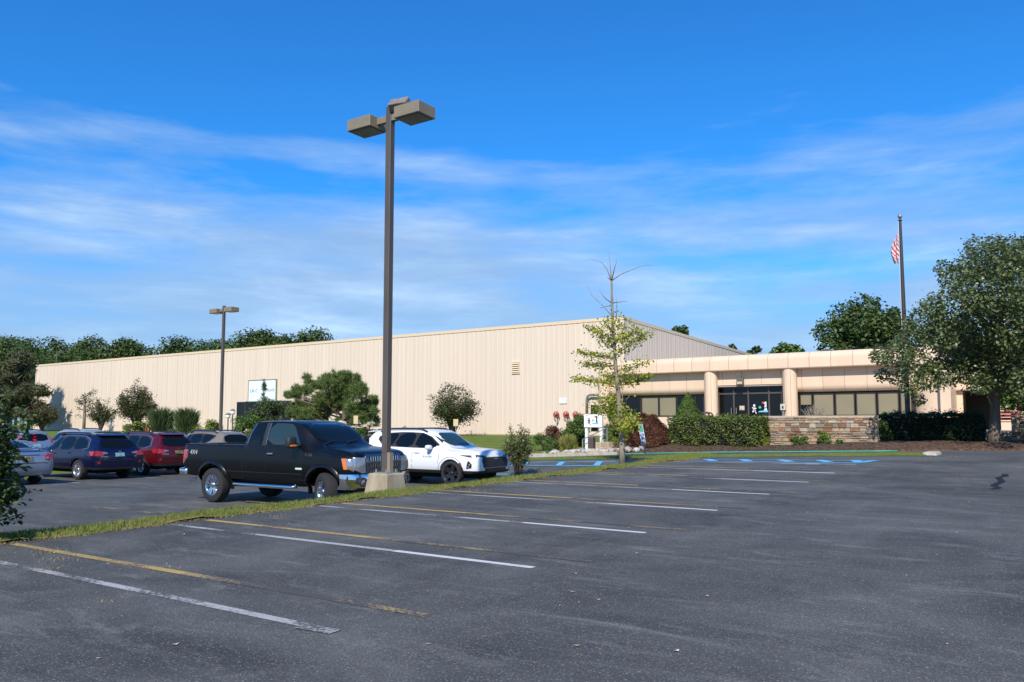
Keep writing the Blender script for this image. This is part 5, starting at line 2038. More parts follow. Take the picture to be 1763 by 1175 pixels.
# silver saloon
SD = dict(H=1.46, W=1.76, xf=2.20, xr=-2.34, wb=2.60, belt=(.98, .90), roofw=.55, ws=(1.25, .40), hood=(.98, .84), kick=(-1.72, -1.02, 1.08), deck=1.10, zb=.28, r=.315, arch=.04, rim=.21, spoke=(7, .03, 0.0),
          dlo=[(1.0, .95), (.30, 1.33), (-.4, 1.38), (-1.0, 1.31), (-1.45, 1.05), (-.8, .98)],
          glass=[[(.9, .975), (.28, 1.30), (-.02, 1.335), (-.05, .985)], [(-.12, .99), (-.09, 1.335), (-.62, 1.335), (-.98, 1.26), (-1.28, 1.06), (-.95, 1.0)]],
          seams=[[(1.0, .94), (1.0, .70), (.92, .4)], [(-.07, .97), (-.09, .4)]], handles=[(.14, .86), (-.8, .88)], mirror=(.78, .98), wsz=(1.02, 1.36), rearglass=(1.12, 1.36, .60, .50))
hd = R(181)
p = on_lot(59, 832, -.27, hd, -1.30, -.755)
silver = paint('silver_blue', (.30, .34, .42), .6, .32)
c = crossover('parked_saloon', 'silver blue saloon car parked nearest the leafy shrub', 'car', p, hd, silver, SD)
for sg in (-1, 1):
    S = 'R' if sg < 0 else 'L'
    c.patch('tail_lamp', [(sg * .55, .96), (sg * .80, .98), (sg * .81, .80), (sg * .52, .78)][::sg], 'B', M_RED, .012, rnd=1)
    c.patch('tail_lamp', [(-2.30, .97), (-2.02, .95), (-2.08, .82), (-2.31, .80)], S, M_RED, .012, rnd=1)
    c.patch('reverse_lamp', [(sg * .56, .87), (sg * .64, .88), (sg * .64, .82), (sg * .56, .81)][::sg], 'B', M_CLEAR, .02)
c.patch('number_plate', [(-.16, .78), (.16, .78), (.16, .90), (-.16, .90)], 'B', M_PLATEB, .018)
c.strip('boot_seam', [(-.62, .70), (.62, .70)], .02, 'B', M_WELL, .006)
c.patch('boot_trim', [(-.40, .935), (.40, .935), (.40, .96), (-.40, .96)], 'B', M_CHROME, .010)
c.blob('spoiler', (-2.20, 0, 1.15), (.10, .62, .022), silver, None, 4)
MB().tube([(-2.15, -.45, .27), (-2.36, -.47, .27)], .03, 8).build('exhaust', M_ALLOY, c.t)

# two vehicles in the row beyond
CRV = dict(RV)
CRV.update(H=1.66, kick=(-2.14, -1.88, 1.10))
hd = R(181)
p = Vector((-43.1, 19.3, 0))
p.z = G(p.x, p.y) + .003
c = crossover('parked_suv', 'pale blue sport utility vehicle with tall red tail lamps behind the saloon', 'car', p, hd, paint('pale_blue', (.25, .33, .45), .55, .3), CRV)
for sg in (-1, 1):
    S = 'R' if sg < 0 else 'L'
    c.patch('tail_lamp', [(sg * .70, 1.10), (sg * .80, 1.10), (sg * .68, 1.50), (sg * .61, 1.50)][::sg], 'B', M_RED, .016)
    c.patch('tail_lamp', [(-2.2, 1.10), (-2.10, 1.08), (-1.90, 1.46), (-1.96, 1.50)], S, M_RED, .014)
    c.patch('tail_lamp', [(sg * .66, .98), (sg * .84, .99), (sg * .80, 1.09), (sg * .69, 1.09)][::sg], 'B', M_RED, .014)
c.patch('number_plate', [(-.16, .86), (.16, .86), (.16, .98), (-.16, .98)], 'B', M_PLATET, .018)
SL = dict(RV)
SL.update(H=1.68, kick=(-2.16, -1.90, 1.10))
p = Vector((-43.3, 22.3, 0))
p.z = G(p.x, p.y) + .003
c = crossover('parked_suv', 'pale grey sport utility vehicle hidden behind the dark blue estate', 'car', p, R(181), paint('pale_grey', (.42, .45, .47), .5, .35), SL)
for sg in (-1, 1):
    c.patch('tail_lamp', [(sg * .60, 1.10), (sg * .84, 1.10), (sg * .84, .92), (sg * .62, .94)][::sg], 'B', M_RED, .014)

# ------------------------------------------------------------------ vegetation
def leafmat(name, c1, c2, tr=.22, rough=.55, spec=.3):
    return pm('leaf_' + name, c1, rough, col2=c2, island=True, trans=tr, spec=spec)


L_OAK = leafmat('oak', (.046, .082, .019), (.095, .138, .035), .18)
L_PEAR = leafmat('pear', (.075, .110, .030), (.20, .235, .085), .3, .38, .6)
L_MYR = leafmat('myrtle', (.040, .070, .022), (.095, .115, .040), .2)
L_MYRR = leafmat('myrtle_red', (.11, .045, .028), (.20, .09, .06), .2)
L_PINE = leafmat('pine', (.075, .125, .030), (.16, .21, .055), .2)
L_CONI = leafmat('conifer', (.060, .075, .035), (.12, .12, .055), .15)
L_YG = leafmat('yellow_green', (.10, .16, .025), (.26, .28, .05), .25)
L_GRN = leafmat('bright_green', (.065, .12, .025), (.13, .20, .04), .25)
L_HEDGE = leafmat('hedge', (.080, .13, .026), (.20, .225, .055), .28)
L_SHADED = leafmat('shaded_hedge', (.022, .045, .016), (.045, .075, .022), .15)  # hedge leaf with the big tree's shade put into its dark colour
L_GINK = leafmat('ginkgo', (.26, .31, .035), (.52, .50, .07), .4)
L_MAPLE = leafmat('purple_maple', (.085, .030, .020), (.20, .085, .045), .25)
L_SPRUCE = leafmat('spruce', (.065, .125, .022), (.12, .19, .035), .15)
L_FEATH = leafmat('feathery', (.05, .085, .035), (.12, .155, .06), .2)
L_SHRUB = leafmat('verge_shrub', (.055, .085, .022), (.17, .18, .05), .3, .45, .4)
L_NEAR = leafmat('near_shrub', (.035, .065, .014), (.13, .19, .04), .3, .4, .5)
L_GOLD = leafmat('gold_grass', (.20, .22, .05), (.42, .38, .12), .3)


def leaves(name, P, size, mat, parent, seed=0, up=.35, asp=.55, out=None, var=.45):
    rs = np.random.RandomState(seed + 11)
    P = np.asarray(P, float)
    n = len(P)
    N = rs.normal(size=(n, 3))
    N[:, 2] = np.abs(N[:, 2]) * (1 + up) + up
    if out is not None:
        N += out * .8
    N /= np.linalg.norm(N, axis=1)[:, None]
    A = np.cross(N, rs.normal(size=(n, 3)))
    A /= np.linalg.norm(A, axis=1)[:, None] + 1e-9
    B = np.cross(N, A)
    s = (size * (1 - var / 2 + var * rs.rand(n)))[:, None]
    V = np.empty((n, 4, 3))
    V[:, 0] = P - A * s * .5
    V[:, 1] = P + B * s * asp * .5 + N * s * .08
    V[:, 2] = P + A * s * .5
    V[:, 3] = P - B * s * asp * .5 + N * s * .08
    me = bpy.data.meshes.new(name)
    me.vertices.add(4 * n)
    me.vertices.foreach_set('co', V.reshape(-1))
    me.loops.add(4 * n)
    me.loops.foreach_set('vertex_index', np.arange(4 * n))
    me.polygons.add(n)
    me.polygons.foreach_set('loop_start', np.arange(n) * 4)
    me.polygons.foreach_set('loop_total', np.full(n, 4))
    me.materials.append(mat)
    me.update(calc_edges=True)
    return link(name, me, parent)


def clumps_points(cl, n, seed, shell=.5, squash=.85):
    """cl: list of (x,y,z,r). leaf points in the outer shells of the clumps, split by surface"""
    rs = np.random.RandomState(seed + 5)
    C = np.array([c[:4] for c in cl], float)
    w = C[:, 3] ** 2.2
    idx = rs.choice(len(C), n, p=w / w.sum())
    d = rs.normal(size=(n, 3))
    d /= np.linalg.norm(d, axis=1)[:, None]
    r = C[idx, 3] * (shell + (1 - shell) * rs.rand(n) ** .7) * (1 + .12 * rs.normal(size=n))
    P = C[idx, :3] + d * r[:, None] * np.array([1, 1, squash])
    return P, d


def broad_tree(name, label, base, H, rx, crown0, mat, nleaf, leaf, seed, trunk=.25, group=None, ncl=26, bark=None, lean=0.0, cat='tree', shape=1.0):
    rr = random.Random(seed)
    t = empty(name, base, rr.uniform(0, 6.28) if group else 0, label, cat, group)
    cl = []
    zc = (H + crown0) / 2
    hz_ = (H - crown0) / 2
    for i in range(ncl):
        a = rr.uniform(0, 6.283)
        u = rr.uniform(-.85, .95)
        k = math.sqrt(max(0, 1 - abs(u) ** (2.2 * shape)))
        q = rr.uniform(.35, .85) * k
        r = min(rx, hz_) * rr.uniform(.24, .44)
        cl.append((rx * q * math.cos(a), rx * q * math.sin(a), zc + hz_ * u * .86, r))
    P, d = clumps_points(cl, nleaf, seed)
    leaves('crown', P, leaf, mat, t, seed, out=d)
    tb = MB()
    tb.tube([(0, 0, -.3), (0, 0, crown0 * .6), (.05 * H * lean, 0, zc), (0, 0, H * .86)], [trunk * 1.25, trunk, trunk * .6, trunk * .12], 8)
    for c in cl[::2]:
        z0 = crown0 * .75 + (c[2] - crown0) * .45
        z0 = max(crown0 * .6, min(z0, c[2]))
        tb.tube([(0, 0, z0), (c[0] * .5, c[1] * .5, z0 + (c[2] - z0) * .65), (c[0], c[1], c[2])], [trunk * .4, trunk * .24, trunk * .06], 5)
    tb.build('trunk', bark or M_BARK, t, True)
    return t


def copy_tree(src, loc, rz, sc, label=None, group=None):
    c = src.copy()
    COL.objects.link(c)
    c.location, c.rotation_euler, c.scale = loc, (0, 0, rz), (sc, sc, sc)
    if label:
        c['label'] = label
    for ch in src.children:
        d = ch.copy()
        COL.objects.link(d)
        d.parent = c
    return c


# far trees standing behind the buildings
GF = 'trees behind the warehouse roof'
LF = 'leafy green tree rising behind the long tan warehouse roof'
far_src = [broad_tree('broadleaf_tree', LF, (0, 0, -.4), 20, 6.0, 4, L_OAK, 5200, .62, 50 + k, .35, GF, 30) for k in range(4)]
rr = random.Random(3)
spots = []
for i, px in enumerate([-30, 8, 45, 85, 122, 158, 205, 240, 268, 305, 348, 372, 405, 440, 462, 492, 520, 542, 425, 478, 505, 222, 330, 390]):
    py = [574, 580, 579, 574, 577, 582, 580, 586, 583, 582, 584, 576, 574, 570, 568, 566, 560, 568, 574, 572, 566, 586, 590, 580][i]
    Y = rr.uniform(100, 118)
    p = onY(px, py, Y)
    spots.append((p.x, Y, p.z + .4, i))
for (x, y, h, i) in spots:
    s_ = far_src[i % 4]
    if i < 4:
        s_.location, s_.scale = (x, y, -.4), (h / 20,) * 3
    else:
        copy_tree(s_, (x, y, -.4), rr.uniform(0, 6.28), h / 20)
# two more rows deeper so the wood closes, seen at the left edge
for (px, py, Y) in [(-60, 590, 135), (25, 575, 140), (100, 590, 138), (185, 598, 135), (-15, 600, 88), (55, 606, 90), (110, 600, 92), (150, 606, 96)]:
    p = onY(px, py, Y)
    copy_tree(far_src[rr.randrange(4)], (p.x, Y, -.4), rr.uniform(0, 6.28), (p.z + .4) / 20)

for (x, y, h) in [(-150, 66, 17), (-163, 80, 19), (-178, 62, 18), (-192, 84, 20), (-210, 66, 18), (-226, 78, 19)]:
    copy_tree(far_src[rr.randrange(4)], (x, y, -.4), rr.uniform(0, 6.28), h / 20, 'leafy green tree in the wood beyond the far end of the warehouse')


def px_tree(name, label, px, ptop, pw, Y, mat, nleaf, leaf, seed, crown0=.25, z0=-.3, **kw):
    """a tree whose top and width are given in pixels at plane Y"""
    top = onY(px, ptop, Y)
    d = (Vector((top.x, Y, 0)) - Vector((0, 0, 0))).dot(Vector((_fw.x, _fw.y, 0)).normalized())
    H = top.z - z0
    rx = pw / 2 * d / F_PX
    return broad_tree(name, label, (top.x, Y, z0), H, rx, H * crown0, mat, nleaf, leaf, seed, trunk=.02 * H + .02, **kw)


px_tree('broadleaf_tree', 'lone green treetop showing beyond the warehouse gable', 1174, 551, 44, 118, L_OAK, 2600, .6, 81)
px_tree('broadleaf_tree', 'small far treetop above the office canopy near the gable end', 1254, 584, 34, 120, L_OAK, 1800, .6, 82)
px_tree('broadleaf_tree', 'green tree behind the office roof next to the slender treetop', 1298, 583, 46, 100, L_OAK, 3000, .5, 83)
px_tree('broadleaf_tree', 'broad low green tree behind the middle of the office roof', 1352, 588, 76, 96, L_GRN, 3600, .5, 84)
px_tree('broadleaf_tree', 'large dark round tree standing behind the office roof', 1482, 512, 150, 82, L_OAK, 14000, .42, 85, ncl=46)
px_tree('broadleaf_tree', 'dark tree behind the flagpole and the office roof', 1545, 520, 70, 86, L_OAK, 5000, .42, 86)
for i, (px, py, w, Y) in enumerate([(1640, 560, 120, 90), (1720, 575, 120, 84), (1790, 560, 140, 80), (1850, 570, 120, 84)]):
    px_tree('broadleaf_tree', 'green tree standing behind the peach office wing', px, py, w, Y, L_OAK, 5000, .45, 90 + i, group='trees behind the office wing')
px_tree('broadleaf_tree', 'light green small tree growing beside the steps by the wing', 1752, 655, 90, 47, L_GRN, 4200, .2, 95, crown0=.3, z0=1.3)

# ---- large pear tree on the right
PT_Y = 36.2
pb = onY(1711, 768, PT_Y)
pb = Vector((pb.x, PT_Y, bed_z(pb.x, PT_Y) - .05))
pt = empty('pear_tree', pb, 0, 'large full dark green tree shading the hedge and steps', 'tree')
rr = random.Random(21)
cl = []
for (px, py, r) in [(1700, 452, 34), (1672, 462, 30), (1735, 448, 34), (1640, 478, 26), (1624, 462, 17), (1690, 500, 48), (1740, 505, 48), (1650, 530, 42), (1700, 560, 55), (1750, 565, 55), (1606, 530, 26), (1590, 556, 30),
                    (1615, 575, 36), (1655, 600, 46), (1565, 590, 28), (1545, 610, 26), (1520, 612, 20), (1575, 628, 30), (1600, 650, 26), (1625, 640, 30), (1565, 668, 16), (1582, 690, 12), (1690, 630, 46), (1740, 630, 50),
                    (1780, 480, 50), (1800, 540, 60), (1800, 610, 60), (1840, 560, 60), (1770, 440, 30), (1760, 660, 26), (1520, 645, 14), (1545, 650, 16), (1505, 612, 10), (1690, 660, 20), (1745, 660, 24), (1680, 425, 20), (1712, 420, 18), (1748, 425, 20)]:
    for k in range(2):
        dy = rr.uniform(-3.6, 2.6) if px > 1600 else rr.uniform(-3.9, -.6)
        p = onY(px, py, PT_Y + dy)
        rad = r * 31 / F_PX * rr.uniform(.9, 1.15)
        cl.append((p.x - pb.x, dy, p.z - pb.z, rad))
P, d = clumps_points(cl, 44000, 3, .62, .9)
leaves('crown', P, .125, L_PEAR, pt, 4, out=d, asp=.7)
tb = MB()
tr = [onY(1711, 772, PT_Y), onY(1712, 740, PT_Y), onY(1714, 690, PT_Y), onY(1716, 650, PT_Y), onY(1722, 600, PT_Y), onY(1726, 520, PT_Y), onY(1724, 450, PT_Y)]
tb.tube([q - pb for q in tr], [.30, .19, .165, .13, .10, .07, .03], 12)
tb.tube([tr[2] - pb, onY(1708, 675, PT_Y - .1) - pb, onY(1690, 640, PT_Y - .2) - pb, onY(1672, 580, PT_Y) - pb], [.14, .12, .10, .04], 8)
tb.tube([tr[2] - pb, onY(1722, 675, PT_Y + .1) - pb, onY(1745, 640, PT_Y) - pb, onY(1765, 580, PT_Y) - pb], [.14, .12, .09, .04], 8)
for (px, py, dy, s0) in [(1640, 610, -.8, 2), (1660, 560, 1.0, 3), (1590, 590, .6, 3), (1770, 590, -.6, 2), (1760, 540, .8, 3), (1690, 520, -1.0, 4), (1570, 640, -.4, 3), (1790, 620, .5, 3), (1640, 500, .3, 4)]:
    a = tr[s0] - pb
    e = onY(px, py, PT_Y + dy) - pb
    tb.tube([a, a.lerp(e, .45) + Vector((0, 0, .35)), e], [.16, .10, .03], 7)
tb.build('trunk', M_BARK, pt, True)

# ---- young ginkgo on the verge end
gb = onG(1072, 803)
GK = gb.y
gt = empty('ginkgo_tree', gb, 0, 'slender young tree with bare top and yellow green leafy tiers', 'tree')
tr = [(1072, 806), (1071, 770), (1068, 720), (1064, 670), (1059, 620), (1056, 570), (1054, 530), (1053, 487), (1051, 462), (1048, 432)]
tb = MB()
tp2 = [onY(x, y, GK) - gb for x, y in tr]
tb.tube(tp2, [.12, .095, .09, .078, .064, .052, .042, .032, .014, .006], 9)


def gpt(x, y, dy):
    return onY(x, y, GK + dy) - gb


rr = random.Random(8)
for br in [[(1053, 487), (1046, 465), (1036, 452), (1015, 446)], [(1053, 484), (1068, 473), (1085, 466), (1105, 458), (1125, 457)], [(1053, 484), (1058, 462), (1062, 449)], [(1054, 545), (1038, 527), (1020, 510), (1010, 492)],
           [(1054, 523), (1040, 512), (1032, 500)], [(1054, 522), (1070, 520), (1082, 519)], [(1054, 526), (1044, 528), (1032, 531)], [(1053, 482), (1048, 480), (1044, 478)], [(1061, 548), (1062, 530), (1061, 512)],
           [(1066, 710), (1072, 690), (1070, 640), (1068, 600)], [(1076, 690), (1082, 685), (1084, 680)]]:
    dy = rr.uniform(-.5, .5)
    pp = [gpt(x, y, dy * i / (len(br) - 1)) for i, (x, y) in enumerate(br)]
    tb.tube(pp, [.020 - .015 * i / (len(pp) - 1) for i in range(len(pp))], 5)
LP = []
for (x0, y0, x1, y1, n, sp) in [(1056, 585, 1010, 562, 300, 5), (1056, 590, 1100, 567, 300, 6), (1057, 612, 1118, 572, 420, 7), (1057, 600, 1080, 550, 120, 7), (1057, 618, 995, 606, 340, 5), (1058, 630, 1003, 626, 330, 6),
                                (1060, 662, 987, 652, 430, 5), (1062, 665, 1120, 648, 420, 5), (1060, 640, 1115, 622, 200, 7), (1060, 645, 1040, 655, 200, 10), (1062, 690, 1040, 688, 300, 10), (1066, 702, 1028, 709, 260, 6), (1066, 712, 1092, 722, 320, 9),
                                (1068, 735, 1090, 730, 240, 8), (1055, 575, 1045, 552, 150, 9), (1056, 565, 1062, 545, 120, 9), (1065, 700, 1030, 700, 260, 12), (1068, 740, 1085, 738, 170, 7), (1058, 600, 1030, 582, 160, 7), (1062, 660, 1090, 640, 120, 6)]:
    dy = rr.uniform(-.9, .9)
    a, e = gpt(x0, y0, 0), gpt(x1, y1, dy)
    tb.tube([a, a.lerp(e, .5) + Vector((0, 0, -.03)), e], [.022, .014, .004], 5)
    m = sp * 24 / F_PX
    for i in range(int(n * 1.05)):
        t = rr.random() ** .8
        k = a.lerp(e, t)
        LP.append((k.x + rr.gauss(0, m * 1.0), k.y + rr.gauss(0, m * 1.4), k.z + rr.gauss(0, m * .8)))
tb.build('trunk', M_BARKG, gt, True)
leaves('crown', LP, .08, L_GINK, gt, 9, asp=.9)


# ---- shrubs
def shrub(name, label, px, ptop, pbot, pw, Y, mat, leaf, n, seed, kind='round', group=None, zb=None, depth=None, cat='shrub', twigs=True):
    top, bot = onY(px, ptop, Y), onY(px, pbot, Y)
    d = Vector((top.x, Y, 0)).dot(Vector((_fw.x, _fw.y, 0)).normalized())
    g = zb if zb is not None else (lawn_z(top.x, Y) if top.x < -16.8 else bed_z(top.x, Y))
    H = top.z - g
    rx = pw / 2 * d / F_PX
    ry = depth or rx
    t = empty(name, (top.x, Y, g), 0, label, cat, group)
    rr = random.Random(seed)
    rs = np.random.RandomState(seed)
    if kind == 'round':
        cl = []
        for i in range(18):
            a, u = rr.uniform(0, 6.283), rr.uniform(.1, .85)
            k = math.sqrt(1 - (u * 1.05 - .12) ** 2) * rr.uniform(.3, .72)
            cl.append((rx * k * math.cos(a), ry * k * math.sin(a), H * u, min(rx, H * .8) * rr.uniform(.22, .38)))
        P, dd = clumps_points(cl, n, seed, .35)
        P[:, 2] = np.clip(P[:, 2], .02, H * 1.05)
        leaves('foliage', P, leaf, mat, t, seed, out=dd)
    elif kind == 'dome':               # weeping dome of fine leaves
        v = rs.normal(size=(n, 3))
        v[:, 2] = np.abs(v[:, 2])
        v /= np.linalg.norm(v, axis=1)[:, None]
        lump = 1 + .07 * np.sin(v[:, 0] * 9 + seed) * np.sin(v[:, 1] * 8) + .06 * np.sin(v[:, 2] * 11 + v[:, 0] * 5)
        r = (.72 + .28 * rs.rand(n) ** .5) * lump
        P = v * r[:, None] * np.array([rx, ry, H])
        P[:, 2] = np.clip(P[:, 2] - .0, .03, None)
        leaves('foliage', P, leaf, mat, t, seed, out=v * 1.6, asp=.3)
    elif kind == 'cone':
        u = 1 - np.sqrt(rs.rand(n))
        a = rs.rand(n) * 6.283
        rad = (1 - u) ** .8 * (.86 + .14 * rs.rand(n)) * (1 + .08 * np.sin(u * 34 + 2 * np.sin(a * 3)))
        P = np.stack([rx * rad * np.cos(a), ry * rad * np.sin(a), .05 + u * H], 1)
        o_ = np.stack([np.cos(a), np.sin(a), .4 + 0 * a], 1)
        leaves('foliage', P, leaf, mat, t, seed, out=o_ * 1.4, asp=.4)
        MB().lathe([(rx * .8, .05), (rx * .45, H * .5), (.01, H * .9)], 12).build('inner_core', M_BARK, t)  # solid core added inside the cone to close gaps between leaves
    elif kind == 'feather':            # upright plumes
        v, f = [], []
        for i in range(n):
            a = rr.uniform(0, 6.283)
            q = math.sqrt(rr.random())
            b = Vector((rx * .45 * q * math.cos(a), ry * .45 * q * math.sin(a), rr.uniform(0, H * .55)))
            L_ = H * rr.uniform(.35, .75) * (1.1 - .4 * q)
            dr = Vector((math.cos(a) * q * .75 + rr.gauss(0, .15), math.sin(a) * q * .75 + rr.gauss(0, .15), 1)).normalized()
            e = b + dr * L_
            e.z = min(e.z, H * (1.03 - .2 * q * q))
            w = leaf * rr.uniform(.6, 1.2)
            s_ = dr.cross(Vector((rr.gauss(0, 1), rr.gauss(0, 1), rr.gauss(0, 1)))).normalized() * w
            k = len(v)
            m = b.lerp(e, .5)
            v += [b, m + s_, e, m - s_]
            f.append((k, k + 1, k + 2, k + 3))
        mesh('foliage', v, f, mat, t)
    elif kind == 'spread':             # low layered juniper
        cl = []
        for i in range(26):
            a, q = rr.uniform(0, 6.283), math.sqrt(rr.random())
            cl.append((rx * q * math.cos(a), ry * q * math.sin(a), H * (1 - .65 * q) * rr.uniform(.4, .95), rr.uniform(.18, .32) * min(rx, 1.6)))
        P, dd = clumps_points(cl, n, seed, .2, .45)
        P[:, 2] = np.clip(P[:, 2], .02, H * 1.1)
        leaves('foliage', P, leaf, mat, t, seed, asp=.3, up=.8)
    if twigs and kind in ('round', 'dome', 'feather', 'spread'):
        tb = MB()
        for i in range(7):
            a = rr.uniform(0, 6.283)
            e = Vector((rx * .6 * math.cos(a), ry * .6 * math.sin(a), H * rr.uniform(.5, .85)))
            tb.tube([(0, 0, -.05), (e.x * .35, e.y * .35, e.z * .5), e], [.03, .02, .006], 5)
        tb.build('stems', M_BARK, t, True)
    return t


def block_hedge(name, label, x0, x1, y0, y1, zb, z1, mat, leaf, n, seed):
    t = empty(name, ((x0 + x1) / 2, (y0 + y1) / 2, zb), 0, label, 'hedge')
    rs = np.random.RandomState(seed)
    hx, hy, H = (x1 - x0) / 2, (y1 - y0) / 2, z1 - zb
    P, O = [], []
    areas = np.array([2 * hx * H, 2 * hx * H, 2 * hy * H, 2 * hy * H, 4 * hx * hy])
    side = rs.choice(5, n, p=areas / areas.sum())
    u, w, dp = rs.rand(n) * 2 - 1, rs.rand(n), np.abs(rs.normal(size=n)) * .07
    for s_, a, b, q in zip(side, u, w, dp):
        if s_ < 2:
            sg = -1 if s_ == 0 else 1
            lump = .10 * math.sin(a * hx * 2.3 + seed) * math.sin(b * H * 3.3 + 1) + .07 * math.sin(a * hx * 7 + b * 9) - .30 * max(0, .3 - b)
            P.append((a * hx, sg * (hy - q + lump - .12 * (1 - b) * 0), b * H))
            O.append((0, sg, .3))
        elif s_ < 4:
            sg = -1 if s_ == 2 else 1
            P.append((sg * (hx - q + .05 * math.sin(a * 5 + b * 7)), a * hy, b * H))
            O.append((sg, 0, .3))
        else:
            b2 = b * 2 - 1
            P.append((a * hx, b2 * hy, H - q + .06 * math.sin(a * hx * 3.1 + b2 * 3) + .04 * math.sin(a * hx * 9 + 1) + .05 * abs(rs.normal()) ** 2 * .5))
            O.append((0, 0, 1))
    leaves('foliage', P, leaf, mat, t, seed, out=np.array(O) * .8, asp=.6)
    o = MB().box(-hx + .12, hx - .12, -hy + .14, hy - .14, .12, H - .14).build('inner_core', M_WELL, t)  # solid near-black core added so nothing shows through the leaves
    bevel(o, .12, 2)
    return t


hx0, hx1 = onY(1151, 745, 33.6).x, onY(1304, 745, 33.6).x
block_hedge('clipped_hedge', 'clipped green hedge in the sun beside the stone wall', hx0, hx1, 33.55, 35.3, .62, onY(1225, 719, 33.5).z, L_HEDGE, .085, 15000, 3)
hx2, hx3 = onY(1512, 745, 37.0).x, onY(1690, 745, 37.0).x
block_hedge('clipped_hedge', 'dark shaded hedge behind the flagpole under the big tree', hx2, hx3, 37.0, 38.9, .80, onY(1600, 713.5, 37.0).z, L_SHADED, .09, 15000, 5)
hx4 = onY(1735, 745, 41).x
block_hedge('clipped_hedge', 'dark hedge to the far side of the steps beyond the pier', onY(1765, 745, 37.5).x + .8, 6, 37.2, 39.0, .8, 2.0, L_SHADED, .09, 7000, 6)
shrub('round_shrub', 'bright green shrub at the sunlit end of the dark hedge', 1520, 722, 752, 34, 36.4, L_GRN, .08, 1500, 31)

shrub('weeping_maple', 'dark purple weeping maple dome beside the rock bed', 1116, 711, 778, 74, 33.6, L_MAPLE, .11, 15000, 12, 'dome')
shrub('cone_evergreen', 'bright green cone shaped evergreen before the office windows', 1184, 677, 722, 78, 40.0, L_SPRUCE, .10, 15000, 13, 'cone', zb=.8)
shrub('round_shrub', 'olive shrub between the nursery sign and the purple maple', 1078, 712, 765, 80, 36.6, L_YG, .09, 9000, 14)
shrub('round_shrub', 'tall shrub with green leaves behind the young tree trunk', 1062, 690, 750, 60, 38.5, L_GRN, .09, 6000, 15)
shrub('spreading_juniper', 'dark green juniper left of the nursery sign', 990, 707, 752, 66, 38.0, L_GRN, .12, 7500, 16, 'round')
shrub('round_shrub', 'dark red barberry bush in front of the tan wall', 955, 734, 756, 52, 40.5, L_MAPLE, .10, 2400, 17)
shrub('round_shrub', 'low green shrub between the barberry and the verge bush', 935, 745, 775, 44, 36.0, L_GRN, .08, 1900, 18)
shrub('ornamental_grass', 'yellow green grass clump above the rocks', 978, 747, 772, 46, 34.8, L_GOLD, .018, 900, 19, 'feather', cat='grass')
shrub('round_shrub', 'low green ground shrub beside the yellow grass clump', 952, 752, 775, 40, 34.6, L_GRN, .07, 1600, 20)
shrub('round_shrub', 'small yellow shrub at the foot of the maple', 1062, 752, 775, 22, 34.2, L_YG, .07, 700, 22)
for i, (px, a, b, w, m, n) in enumerate([(1311, 752, 772, 28, L_YG, 1300), (1375, 751, 772, 36, L_GRN, 1600), (1417, 741, 758, 24, L_YG, 900), (1418, 756, 772, 24, L_GRN, 800), (1444, 757, 772, 13, L_GRN, 500), (1341, 766, 774, 11, L_GRN, 300), (1458, 763, 772, 12, L_YG, 300)]):
    lab = ['round yellow green shrub between the hedge and stone wall', 'widest round green shrub in front of the stone wall', 'taller upright yellow green shrub against the stone wall', 'small green shrub right under the upright one',
           'narrow bluish green shrub by the stone wall', 'tiny green tuft beside the widest wall shrub', 'tiny yellow tuft near the shaded end of stone wall'][i]
    shrub('wall_shrub', lab, px, a, b, w * 1.35, 34.5 if i != 2 else 34.8, m, .065, n * 3, 40 + i, group='small shrubs along the stone wall')
# bare twiggy bush on top of the wall
bt = onY(1402, 716, 37.2)
bb = empty('bare_bush', (bt.x, 37.2, .8), 0, 'bare grey twiggy bush showing above the stone wall', 'bush')
rr = random.Random(77)
tb = MB()
for i in range(26):
    a = rr.uniform(-1.15, 1.15)
    L_ = rr.uniform(.5, .95) * (bt.z - .8 + .35)
    e = Vector((math.sin(a) * .55, rr.uniform(-.4, .4), (bt.z - .8) + .05 + math.cos(a) * rr.uniform(.2, .45)))
    m = Vector((e.x * .45, e.y * .4, e.z * .72))
    tb.tube([(0, 0, -.05), m, e], [.035, .022, .008], 5)
    for k in range(2):
        q = m.lerp(e, rr.uniform(.3, .9))
        tb.tube([q, q + Vector((rr.uniform(-.25, .25), rr.uniform(-.1, .1), rr.uniform(.05, .22)))], [.010, .004], 4)
tb.build('stems', M_BARKG, bb, True)


